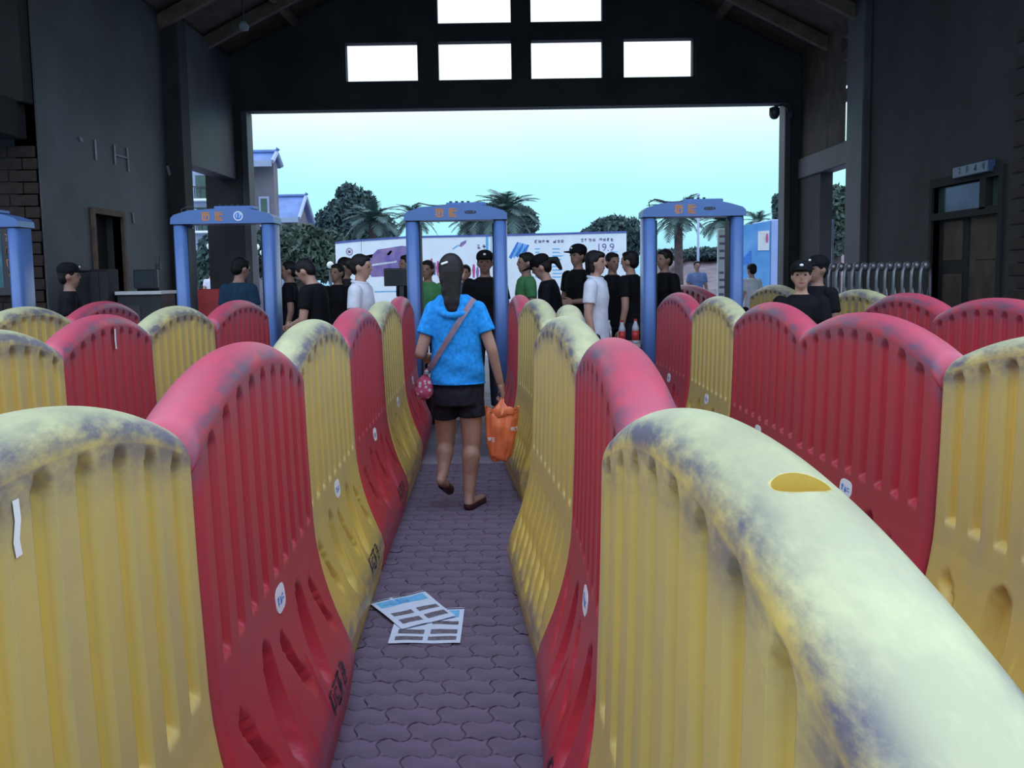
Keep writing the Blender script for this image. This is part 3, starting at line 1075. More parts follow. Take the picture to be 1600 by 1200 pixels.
# ================================================================== leaflets on the paving
def ground(px, py, z=0.0):
    d = CAM_R @ Vector(((px - 800) / FPX, -(py - 600) / FPX, -1))
    t = (z - CAM_H) / d.z
    return Vector((d.x * t, d.y * t, z))
def leaflet(corners, z, label, prints):
    """corners: bottom-left, bottom-right, top-right, top-left on the ground (world points)"""
    bl, br, tr, tl = corners
    c = (bl + br + tr + tl) / 4
    root = empty('leaflet', (c.x, c.y, 0))
    tag(root, label, 'leaflet', 'leaflets dropped on the paving')
    def P(s, t, h):
        p = (bl * (1 - s) + br * s) * (1 - t) + (tl * (1 - s) + tr * s) * t
        wav = 0.003 * math.sin(5 * s + 3 * t) ** 2
        return Vector((p.x - c.x, p.y - c.y, z + wav + h))
    m_ = MB()
    N = 8
    vs_, fs = [], []
    for h in (0.0, 0.0012):
        for j in range(N + 1):
            for i in range(N + 1):
                vs_.append(P(i / N, j / N, h))
    K = (N + 1) ** 2
    for j in range(N):
        for i in range(N):
            a = j * (N + 1) + i
            fs.append((K + a, K + a + 1, K + a + N + 2, K + a + N + 1))
            fs.append((a, a + N + 1, a + N + 2, a + 1))
    for i in range(N):
        for a, b in ((i, i + 1), (N * (N + 1) + i, N * (N + 1) + i + 1), (i * (N + 1), (i + 1) * (N + 1)), (i * (N + 1) + N, (i + 1) * (N + 1) + N)):
            fs.append((a, b, K + b, K + a))
    m_.add(vs_, fs)
    m_.build('sheet', M['paper'], root)
    for nm, mt, s0, s1, t0, t1 in prints:
        q = MB()
        n_ = 4
        vv = [P(s0 + (s1 - s0) * i / n_, t0 + (t1 - t0) * j / n_, 0.0019) for j in range(n_ + 1) for i in range(n_ + 1)]
        ff = [(j * 5 + i, j * 5 + i + 1, j * 5 + i + 6, j * 5 + i + 5) for j in range(n_) for i in range(n_)]
        q.add(vv, ff)
        q.build(nm, M[mt], root)
    return root
r_ = random.Random(4)
pr = [('header_bar', 'ink', 0.0, 1.0, 0.955, 0.985), ('map_print', 'ink_cyan', 0.07, 0.93, 0.72, 0.915),
      ('photo_print', 'ink_photo', 0.10, 0.47, 0.50, 0.60), ('photo_print', 'ink_photo', 0.56, 0.94, 0.50, 0.60),
      ('photo_print', 'ink_photo', 0.10, 0.47, 0.24, 0.36), ('photo_print', 'ink_photo', 0.56, 0.94, 0.24, 0.36),
      ('photo_print', 'ink_photo', 0.08, 0.47, 0.07, 0.17), ('photo_print', 'ink_photo', 0.54, 0.94, 0.07, 0.17)]
for k in range(5):
    pr.append(('map_road', 'ink_blue', 0.12 + 0.15 * k, 0.135 + 0.15 * k, 0.74, 0.90))
for k in range(3):
    pr.append(('map_road', 'ink_blue', 0.1, 0.9, 0.755 + 0.05 * k, 0.762 + 0.05 * k))
under = [ground(606, 1007), ground(719, 1007), ground(726, 952)]
under.append(under[0] + (under[2] - under[1]))
leaflet(under, 0.004, 'white printed leaflet lying underneath, nearer the camera', pr)
top = [ground(628, 987), ground(712, 967), ground(662, 927), ground(577, 946)]
pr2 = [p for p in pr if not (p[0] == 'photo_print' and p[4] < 0.1)]
pr2 = [(n_, m_, a, b, c - (0.12 if n_ == 'photo_print' else 0), d - (0.10 if n_ == 'photo_print' else 0)) for n_, m_, a, b, c, d in pr2]
leaflet(top, 0.0105, 'white printed leaflet with blue map lying slanted on top', pr2)

# ================================================================== tables, monitor, bottles beyond the gates
M['table'] = mat('pale_laminate', (0.42, 0.38, 0.36), 0.5, 0.1, 5)
M['dark_metal'] = mat('dark_metal', (0.035, 0.035, 0.042), 0.45, 0.1, 8)
M['screen'] = mat('dark_screen', (0.018, 0.016, 0.02), 0.25, 0.1, 3)
M['pet'] = mat('clear_bottle_plastic', (0.55, 0.60, 0.68), 0.15, 0.05, 5)
M['label_red'] = mat('red_label', (0.55, 0.035, 0.035), 0.4, 0.1, 8)
M['label_blue'] = mat('blue_label', (0.05, 0.12, 0.55), 0.4, 0.1, 8)
def table(x0, x1, y0, y1, h, label, mt):
    t = empty('folding_table', ((x0 + x1) / 2, (y0 + y1) / 2, 0))
    tag(t, label, 'table')
    w, d = (x1 - x0) / 2, (y1 - y0) / 2
    m_ = MB(); m_.bbox(-w, w, -d, d, h - 0.035, h, 0.006); m_.build('tabletop', mt, t)
    m_ = MB()
    m_.box(-w + .04, w - .04, -d + .03, -d + .05, h - 0.11, h - 0.035); m_.build('apron', M['dark_metal'], t)
    for sx in (-1, 1):
        for sy in (-1, 1):
            m_ = MB(); m_.tube([(sx * (w - 0.05), sy * (d - 0.05), 0), (sx * (w - 0.05), sy * (d - 0.05), h - 0.03)], 0.018, 8)
            m_.build('leg', M['dark_metal'], t)
    return t
TX0, TX1 = at(938, 540, 10.6).x, at(1010, 540, 10.6).x
TZ = 0.75
table(TX0, TX1, 10.35, 10.95, TZ, 'small pale table with drink bottles by the right gate', M['table'])
def bottle(px, Y, z, h, lab, capm, label):
    b = empty('drink_bottle', (at(px, 520, Y).x, Y, z))
    tag(b, label, 'bottle', 'drink bottles on tables')
    r = h * 0.145
    m_ = MB(); m_.lathe([(r * .85, 0), (r, h * .04), (r, h * .34), (r * .93, h * .36), (r * .93, h * .55), (r, h * .57), (r * .95, h * .66), (r * .45, h * .85), (r * .4, h * .93)], 14)
    m_.build('bottle_body', M['pet'], b, True)
    m_ = MB(); m_.lathe([(r * 1.02, h * .12), (r * 1.02, h * .52)], 14); m_.build('bottle_label', lab, b, True)
    m_ = MB(); m_.lathe([(r * .48, h * .92), (r * .48, h)], 12); m_.build('bottle_cap', capm, b)
bottle(972, 10.5, TZ, 0.24, M['label_red'], M['label_red'], 'clear bottle with red label standing left on the pale table')
bottle(993, 10.52, TZ, 0.25, M['label_red'], M['label_red'], 'clear bottle with red label next to the right gate leg')
bottle(951, 10.7, TZ, 0.23, M['white'], M['white'], 'white bottle on the pale table beside the girl\'s arm')
table(at(585, 470, 10.9).x, at(655, 470, 10.9).x, 10.7, 11.2, 0.98, 'tall dark inspection desk under the monitor', M['dark_metal'])
mn = empty('monitor', (at(620, 430, 10.8).x, 10.85, 0.98)); tag(mn, 'black flat monitor on a stand left of the centre gate', 'monitor')
z0 = at(620, 447, 10.85).z - 0.98; z1 = at(620, 419, 10.85).z - 0.98
m_ = MB(); m_.bbox(-0.14, 0.14, -0.02, 0.03, z0, z1, 0.006); m_.build('housing', M['dark_metal'], mn)
m_ = MB(); m_.box(-0.125, 0.125, -0.022, -0.0195, z0 + 0.015, z1 - 0.015); m_.build('screen', M['screen'], mn)
m_ = MB(); m_.box(0.02, 0.06, -0.01, 0.02, 0.0, z0 + 0.02); m_.build('neck', M['dark_metal'], mn)
m_ = MB(); m_.bbox(-0.07, 0.15, -0.08, 0.09, 0, 0.015, 0.004); m_.build('stand_base', M['dark_metal'], mn)
bottle(597, 10.7, 0.98, 0.20, M['label_blue'], M['label_blue'], 'water bottle with blue label on the dark desk left')
# pale crate seen through the centre gate
cr_ = empty('document_box', (at(692, 650, 9.7).x, 10.45, 0)); tag(cr_, 'pale box on the floor beyond the centre gate', 'box')
m_ = MB(); m_.bbox(-0.17, 0.17, -0.14, 0.14, 0, 0.24, 0.008); m_.build('box_body', M['table'], cr_)
m_ = MB(); m_.bbox(-0.18, 0.18, -0.15, 0.15, 0.19, 0.26, 0.008); m_.build('box_lid', M['white'], cr_)
cr_ = empty('waste_bin', (at(665, 650, 9.9).x, 10.12, 0)); tag(cr_, 'black waste bin beside the pale box beyond the gate', 'bin')
m_ = MB(); m_.lathe([(0.10, 0), (0.13, 0.36), (0.135, 0.36), (0.135, 0.38), (0.12, 0.38), (0.09, 0.02)], 16); m_.build('bin_body', M['dark_metal'], cr_, True)

# ================================================================== things along the left wall
DKX = -4.25
dk = empty('office_desk', (DKX, 12.2, 0)); tag(dk, 'dark desk with a white edge against the left wall', 'desk')
dz = at(240, 456, 12.0).z
m_ = MB(); m_.bbox(-0.34, 0.20, -0.28, 0.28, dz - 0.03, dz + 0.01, 0.004); m_.build('desk_top', M['white'], dk)
m_ = MB(); m_.bbox(-0.33, 0.18, -0.24, 0.27, 0.0, dz - 0.03, 0.006); m_.build('desk_cabinet', M['dark_metal'], dk)
for zz in (0.2, 0.55, 0.9):
    m_ = MB(); m_.bbox(-0.30, -0.06, -0.255, -0.239, zz, zz + 0.28, 0.004); p = m_.build('drawer', M['plaster'], dk)
    q = MB(); q.tube([(-0.22, -0.265, zz + 0.2), (-0.14, -0.265, zz + 0.2)], 0.007, 6); q.build('drawer_handle', M['dark_metal'], p)
mo = empty('old_monitor', (DKX - 0.02, 12.2, dz + 0.01)); tag(mo, 'bulky old monitor on the desk at the left wall', 'monitor')
m_ = MB(); m_.bbox(-0.14, 0.14, -0.16, -0.08, 0.03, 0.25, 0.012); m_.build('bezel', M['dark_metal'], mo)
m_ = MB(); m_.bbox(-0.11, 0.11, -0.165, -0.158, 0.055, 0.225, 0.002); m_.build('screen', M['screen'], mo)
m_ = MB(); m_.prism([(-0.13, 0.04), (0.13, 0.04), (0.09, 0.22), (-0.09, 0.22)], 0.25, Matrix.Translation((0, -0.12, 0.0))); m_.build('rear_housing', M['plaster_dark'], mo)
m_ = MB(); m_.prism(superellipse(0.09, 0.08, 16, 1), 0.03, Matrix.Translation((0, 0, 0.0))); m_.build('swivel_foot', M['dark_metal'], mo)
for k, dx in enumerate((0.0, 0.045)):
    a_ = MB(); a_.tube([(dx, 0, 0), (dx + 0.01, 0, 0.16)], 0.008, 6)
radio = empty('two_way_radio', (DKX + 0.06, 12.28, dz + 0.26)); tag(radio, 'small radio with twin aerials standing on the old monitor', 'radio')
m_ = MB(); m_.bbox(-0.03, 0.03, -0.02, 0.02, 0, 0.07, 0.004); m_.build('radio_body', M['dark_metal'], radio)
for dx in (-0.02, 0.02):
    m_ = MB(); m_.tube([(dx, 0, 0.06), (dx * 1.2, 0, 0.16)], 0.006, 6); m_.build('aerial', M['dark_metal'], radio)
cb = empty('metal_cabinet', (-4.66, 12.05, 0)); tag(cb, 'dark cabinet between the left doorway and the desk', 'cabinet')
cz = at(216, 420, 12.0).z
m_ = MB(); m_.bbox(-0.17, 0.04, -0.22, 0.1, 0, cz, 0.008); m_.build('cabinet_body', M['plaster_dark'], cb)
for x0 in (-0.165, -0.062):
    m_ = MB(); m_.bbox(x0, x0 + 0.098, -0.232, -0.219, 0.06, cz - 0.03, 0.003); p = m_.build('cabinet_door', M['dark_metal'], cb)
    q = MB(); q.tube([(x0 + 0.075, -0.24, cz * .5), (x0 + 0.075, -0.24, cz * .62)], 0.006, 6); q.build('handle', M['plaster'], p)
M['red_plastic'] = mat('red_chair_plastic', (0.42, 0.03, 0.035), 0.4, 0.1, 5)
ch = empty('plastic_chair', (-3.80, 12.55, 0)); tag(ch, 'red plastic chair by the desk behind gate 17', 'chair')
m_ = MB(); m_.bbox(-0.2, 0.2, -0.2, 0.2, 0.42, 0.45, 0.01); m_.build('seat', M['red_plastic'], ch)
bz = at(272, 447, 12.3).z
m_ = MB(); m_.bbox(-0.2, 0.2, 0.17, 0.2, 0.62, min(bz, 1.35), 0.01); m_.build('backrest', M['red_plastic'], ch)
for sx in (-1, 1):
    m_ = MB(); m_.tube([(sx * .18, .185, 0), (sx * .18, .19, 0.95)], 0.016, 8); m_.build('leg', M['dark_metal'], ch)
    m_ = MB(); m_.tube([(sx * .18, -.18, 0), (sx * .18, -.18, 0.43)], 0.016, 8); m_.build('leg', M['dark_metal'], ch)

# white brackets left from an old sign, and a splash of white paint, on the left wall
def wall_pt(px, py, X=LX):
    d = CAM_R @ Vector(((px - 800) / FPX, -(py - 600) / FPX, -1))
    t = X / d.x
    return Vector((X, d.y * t, CAM_H + d.z * t))
M['dull_white'] = mat('dull_white_paint', (0.30, 0.31, 0.34), 0.7, 0.1, 8)
def wall_bars(label, name, segs, r=0.012):
    p0 = wall_pt(*segs[0][0])
    root = empty(name, (LX, p0.y, p0.z)); tag(root, label, 'bracket')
    for a, b in segs:
        m_ = MB()
        pa, pb = wall_pt(*a) - Vector((LX, p0.y, p0.z)), wall_pt(*b) - Vector((LX, p0.y, p0.z))
        off = Vector((0.012, 0, 0))
        m_.tube([pa + off, pb + off], r, 6)
        m_.build('bar', M['dull_white'], root)
wall_bars('short single white upright bar on the left wall', 'wall_bracket', [((147, 218), (149, 250))])
wall_bars('white H-shaped bracket on the left wall', 'wall_bracket', [((177, 226), (179, 257)), ((197, 231), (200, 268)), ((178, 242), (198, 247))])
wall_bars('tiny white stub left of the upright bar on the left wall', 'wall_bracket', [((124, 215), (126, 221))], 0.018)
wall_bars('short white bar right of the left doorway', 'wall_bracket', [((206, 332), (208, 349))])
wall_bars('white splayed paper scrap high by the left column', 'paper_scrap', [((260, 260), (266, 280)), ((264, 268), (272, 262)), ((266, 274), (274, 278))], 0.02)

# notice board on the brick pier behind the leftmost gate
nb = empty('notice_board', (at(4, 410, 10.8).x, 10.86, at(4, 462, 10.8).z)); tag(nb, 'teal notice board with orange characters behind the leftmost gate', 'sign')
hN = at(4, 356, 10.8).z - at(4, 462, 10.8).z
m_ = MB(); m_.bbox(-0.55, 0.13, -0.02, 0.01, 0, hN, 0.006); m_.build('board', M['plaster'], nb)
m_ = MB(); m_.box(-0.5, -0.02, -0.023, -0.0195, 0.08, hN - 0.05); m_.build('picture_print', mat('teal_print', (0.05, 0.16, 0.20), 0.5, 0.4, 4), nb)
for k in range(4):
    t = MB(); glyph(t, 0.02, hN - 0.16 - k * 0.13, 0.10, random.Random(20 + k), lambda q, z: Vector((q, -0.0215, z)), 8, 0.12)
    t.build('character', M['ink_orange'], nb)

# blue wall box sign over the right door
def rwall(px, py): return wall_pt(px, py, RX)
a, b = rwall(1501, 262), rwall(1557, 243)
a2 = rwall(1503, 279)
sg = empty('wall_sign', (RX, (a.y + b.y) / 2, a2.z)); tag(sg, 'small dark blue box sign above the right door', 'sign')
hw_ = abs(a.y - b.y) / 2
m_ = MB(); m_.bbox(-0.09, 0, -hw_, hw_, 0, a.z - a2.z, 0.008); m_.build('sign_box', mat('blue_enamel', (0.035, 0.06, 0.13), 0.4, 0.1, 4), sg)
for k in range(4):
    t = MB(); glyph(t, -hw_ + 0.06 + k * hw_ * 0.45, 0.03, (a.z - a2.z) * 0.6, random.Random(40 + k), lambda q, z: Vector((-0.0915, q, z)), 7, 0.12)
    t.build('character', M['plaster'], sg)

# camera on the jamb of the big opening
cc = empty('security_camera', (OPX1, GY - 0.05, OPZ)); tag(cc, 'black dome security camera hanging at the opening\'s top right corner', 'camera')
pc = at(1210, 177, GY - 0.15) - Vector((OPX1, GY - 0.05, OPZ))
m_ = MB(); m_.tube([(0.05, 0, -0.20), (0.0, -0.06, -0.10), (-0.09, -0.1, -0.05), (pc.x, -0.1, pc.z + 0.11)], 0.022, 8); m_.build('bracket_arm', M['dark_metal'], cc, True)
m_ = MB(); m_.lathe([(0.03, 0.12), (0.085, 0.10), (0.09, 0.02), (0.085, -0.02), (0.07, -0.06), (0.04, -0.085), (0.01, -0.092)], 16, Matrix.Translation((pc.x, -0.1, pc.z - 0.01))); m_.build('dome_housing', M['dark_metal'], cc, True)
m_ = MB(); m_.bbox(0.03, 0.1, -0.04, 0.05, -0.28, -0.14, 0.006); m_.build('mounting_plate', M['dark_metal'], cc)

# lamp under the left roof slope
pl = at(381, 47, 15.6)
lp = empty('spot_lamp', (pl.x, pl.y, pl.z)); tag(lp, 'small lamp under the left roof slope', 'lamp')
m_ = MB(); m_.lathe([(0.07, 0), (0.08, 0.06), (0.04, 0.12)], 12); m_.build('lamp_head', M['dull_white'], lp, True)
m_ = MB(); m_.tube([(0, 0, 0.1), (0, 0, max(0.15, roof_z(pl.x) - pl.z - 0.0))], 0.015, 6); m_.build('hanger', M['dark_metal'], lp)

# ================================================================== folding driveway gate at the right
M['steel'] = mat('brushed_steel', (0.28, 0.29, 0.32), 0.35, 0.1, 20, metal=0.6)
fa, fb = Vector((3.95, 13.2, 0)), Vector((4.78, 11.85, 0))
fg = empty('retractable_gate', fa); tag(fg, 'grey folding driveway gate with rounded tops along the right wall', 'gate')
NU = 14
fdir = (fb - fa) / (NU - 1)
side = Vector((-fdir.y, fdir.x, 0)).normalized()
for k in range(NU):
    c = fdir * k
    m_ = MB()
    w = 0.085
    m_.tube([c + side * s * w + Vector((0, 0, z)) for s, z in ((-1, 0.1), (-1, 1.36), (-0.9, 1.44), (-0.55, 1.50), (0, 1.525), (0.55, 1.50), (0.9, 1.44), (1, 1.36), (1, 0.1))], 0.022, 8)
    fr = m_.build('gate_frame', M['steel'], fg, True)
    m_ = MB(); m_.lathe([(0.01, 0.055), (0.045, 0.035), (0.055, 0.0), (0.045, -0.035), (0.01, -0.055)], 10, Matrix.Translation(c + Vector((0, 0, 1.50))))
    m_.build('finial', M['steel'], fr, True)
    if k < NU - 1:
        for s in (-1, 1):
            for (z0, z1) in ((0.2, 0.75), (0.75, 0.2), (0.75, 1.3), (1.3, 0.75)):
                m_ = MB()
                m_.tube([c + side * s * 0.08 + Vector((0, 0, z0)), c + fdir + side * s * 0.08 + Vector((0, 0, z1))], 0.011, 6)
                m_.build('scissor_bar', M['steel'], fg)
    for s in (-1, 1):
        if k % 2 == 0:
            m_ = MB(); m_.lathe([(0.05, -0.015), (0.05, 0.015)], 10, Matrix.Translation(c + side * s * 0.085 + Vector((0, 0, 0.05))) @ Matrix.Rotation(RAD(90), 4, 'X'))
            m_.build('wheel', M['gate_dark'], fg)
# ================================================================== people
def sphere_pts(c, r, n=12, m=8, R=None):
    vs_ = []
    for i in range(1, m):
        a = math.pi * i / m
        for k in range(n):
            b = 2 * math.pi * k / n
            vs_.append(Vector((r[0] * math.sin(a) * math.cos(b), r[1] * math.sin(a) * math.sin(b), r[2] * math.cos(a))))
    vs_.append(Vector((0, 0, r[2]))); vs_.append(Vector((0, 0, -r[2])))
    if R is not None:
        vs_ = [R @ p for p in vs_]
    c = Vector(c)
    vs_ = [p + c for p in vs_]
    fs = []
    for i in range(m - 2):
        for k in range(n):
            k2 = (k + 1) % n
            fs.append((i * n + k, i * n + k2, (i + 1) * n + k2, (i + 1) * n + k))
    t, b = (m - 1) * n, (m - 1) * n + 1
    for k in range(n):
        k2 = (k + 1) % n
        fs.append((t, k2, k)); fs.append((b, (m - 2) * n + k, (m - 2) * n + k2))
    return vs_, fs

TMP = bpy.data.scenes.new('tmp_fuse')
class Blob(MB):
    """primitives that are fused by a voxel remesh into one continuous surface"""
    def ell(self, c, r, R=None, n=14, m=10):
        if not isinstance(r, (tuple, list)): r = (r, r, r)
        return self.add(*sphere_pts(c, r, n, m, R))

    def cap(self, p0, r0, p1, r1, flat0=False, flat1=False, n=12):
        p0, p1 = Vector(p0), Vector(p1)
        self.tube([p0, p1], [r0, r1], n)
        if not flat0: self.ell(p0, r0, None, n, 8)
        if not flat1: self.ell(p1, r1, None, n, 8)
        return self

    def loft(self, rings, n=18, T=None):
        """rings: (z, cx, cy, rx, ry)"""
        vs_, fs = [], []
        for z, cx, cy, rx, ry in rings:
            for k in range(n):
                a = 2 * math.pi * k / n
                p = Vector((cx + rx * math.cos(a), cy + ry * math.sin(a), z))
                vs_.append(T(p) if T else p)
        for i in range(len(rings) - 1):
            for k in range(n):
                k2 = (k + 1) % n
                fs.append((i * n + k, i * n + k2, (i + 1) * n + k2, (i + 1) * n + k))
        fs.append(tuple(range(n))[::-1]); fs.append(tuple((len(rings) - 1) * n + k for k in range(n)))
        return self.add(vs_, fs)

    def fuse(self, name, vox, smooth=4):
        me = bpy.data.meshes.new('tmp')
        me.from_pydata([tuple(p) for p in self.v], [], self.f)
        o = bpy.data.objects.new('tmp', me)
        TMP.collection.objects.link(o)
        m_ = o.modifiers.new('r', 'REMESH'); m_.mode = 'VOXEL'; m_.voxel_size = vox
        if smooth:
            s_ = o.modifiers.new('s', 'SMOOTH'); s_.factor = 0.5; s_.iterations = smooth
        vl = TMP.view_layers[0]; vl.update(); dg = vl.depsgraph
        me2 = bpy.data.meshes.new_from_object(o.evaluated_get(dg))
        bpy.data.objects.remove(o)
        bpy.data.meshes.remove(me)
        me2.name = name
        me2.polygons.foreach_set('use_smooth', [True] * len(me2.polygons))
        return me2

    def fused(self, name, vox, material, parent, smooth=4, extra=None):
        me = self.fuse(name, vox, smooth)
        if extra is not None:
            bm = bmesh.new(); bm.from_mesh(me)
            for e in extra:
                bm.from_mesh(e)
            bm.to_mesh(me); bm.free()
            me.polygons.foreach_set('use_smooth', [True] * len(me.polygons))
        me.materials.clear()
        me.materials.append(material)
        return link(bpy.data.objects.new(name, me), parent)

M['skin'] = mat('warm_skin', (0.40, 0.225, 0.165), 0.55, 0.08, 9)
M['skin_tan'] = mat('tanned_skin', (0.27, 0.145, 0.105), 0.55, 0.08, 9)
M['hair'] = mat('black_hair', (0.006, 0.005, 0.006), 0.6, 0.2, 40, spec=0.25)
M['hair_brown'] = mat('dark_brown_hair', (0.011, 0.007, 0.008), 0.55, 0.3, 60, spec=0.3)
M['lip'] = mat('lip', (0.30, 0.10, 0.09), 0.5, 0.05, 9)
M['tee_blue'] = mat('heathered_blue_jersey', (0.022, 0.28, 0.74), 0.85, 0.16, 40, 0.15, 90, spec=0.15)
M['shorts'] = mat('charcoal_shorts', (0.020, 0.020, 0.030), 0.8, 0.2, 25, 0.15, 90, spec=0.15)
M['shoe'] = mat('dark_red_shoe', (0.075, 0.020, 0.025), 0.5, 0.1, 9)
M['strap'] = mat('mauve_strap', (0.22, 0.15, 0.20), 0.6, 0.1, 30)
M['teal'] = mat('dark_teal_jersey', (0.022, 0.06, 0.105), 0.8, 0.12, 25, 0.1, 80, spec=0.15)
M['blackcloth'] = mat('black_uniform', (0.0055, 0.0055, 0.008), 0.8, 0.2, 20, 0.1, 80, spec=0.15)
M['greycloth'] = mat('dark_grey_cloth', (0.035, 0.035, 0.045), 0.8, 0.2, 20, 0.1, 80, spec=0.15)
M['whitecloth'] = mat('white_shirt_cotton', (0.60, 0.62, 0.70), 0.75, 0.06, 15, 0.1, 70, spec=0.15)
M['greencloth'] = mat('green_tee_cotton', (0.07, 0.22, 0.085), 0.8, 0.1, 15, 0.1, 70, spec=0.15)
M['bluecloth'] = mat('slate_blue_cotton', (0.10, 0.14, 0.26), 0.8, 0.1, 15, spec=0.15)
M['trousers'] = mat('navy_trousers', (0.012, 0.014, 0.026), 0.8, 0.15, 15, spec=0.15)

def hand_mesh(wrist, d, palm_n, side, curl=0.5, k=1.0, vox=0.0055):
    """a hand with palm, four unequal bent fingers and a thumb off the side of the palm"""
    d = Vector(d).normalized()
    pn = Vector(palm_n); pn = (pn - d * pn.dot(d)).normalized()
    sd = d.cross(pn).normalized() * side           # towards the thumb
    w = Vector(wrist)
    b = Blob()
    b.cap(w - d * 0.02 * k, 0.024 * k, w + d * 0.02 * k, 0.025 * k)
    for q in (-0.026, -0.009, 0.009, 0.026):
        b.cap(w + d * 0.015 * k + sd * q * 0.7 * k, 0.016 * k, w + d * 0.082 * k + sd * q * k, 0.0125 * k, n=8)
    for q, l in ((0.027, 0.068), (0.009, 0.078), (-0.009, 0.073), (-0.026, 0.056)):
        p = w + d * 0.085 * k + sd * q * 1.08 * k
        ang = 0.0
        r = 0.0092 * k
        for seg, part in enumerate((0.45, 0.32, 0.23)):
            ang += curl * (0.55 + 0.35 * seg)
            p2 = p + (d * math.cos(ang) + pn * math.sin(ang)) * l * part * k
            b.cap(p, r, p2, r * 0.93, n=8)
            p, r = p2, r * 0.93
    p = w + d * 0.028 * k + sd * 0.030 * k
    p2 = p + (d * 0.72 + sd * 0.55 + pn * 0.35).normalized() * 0.04 * k
    p3 = p2 + (d * 0.85 + sd * 0.1 + pn * 0.5 * (0.5 + curl)).normalized() * 0.032 * k
    b.cap(p, 0.014 * k, p2, 0.0105 * k, n=8); b.cap(p2, 0.0105 * k, p3, 0.0085 * k, n=8)
    return b.fuse('hand', vox, 2)

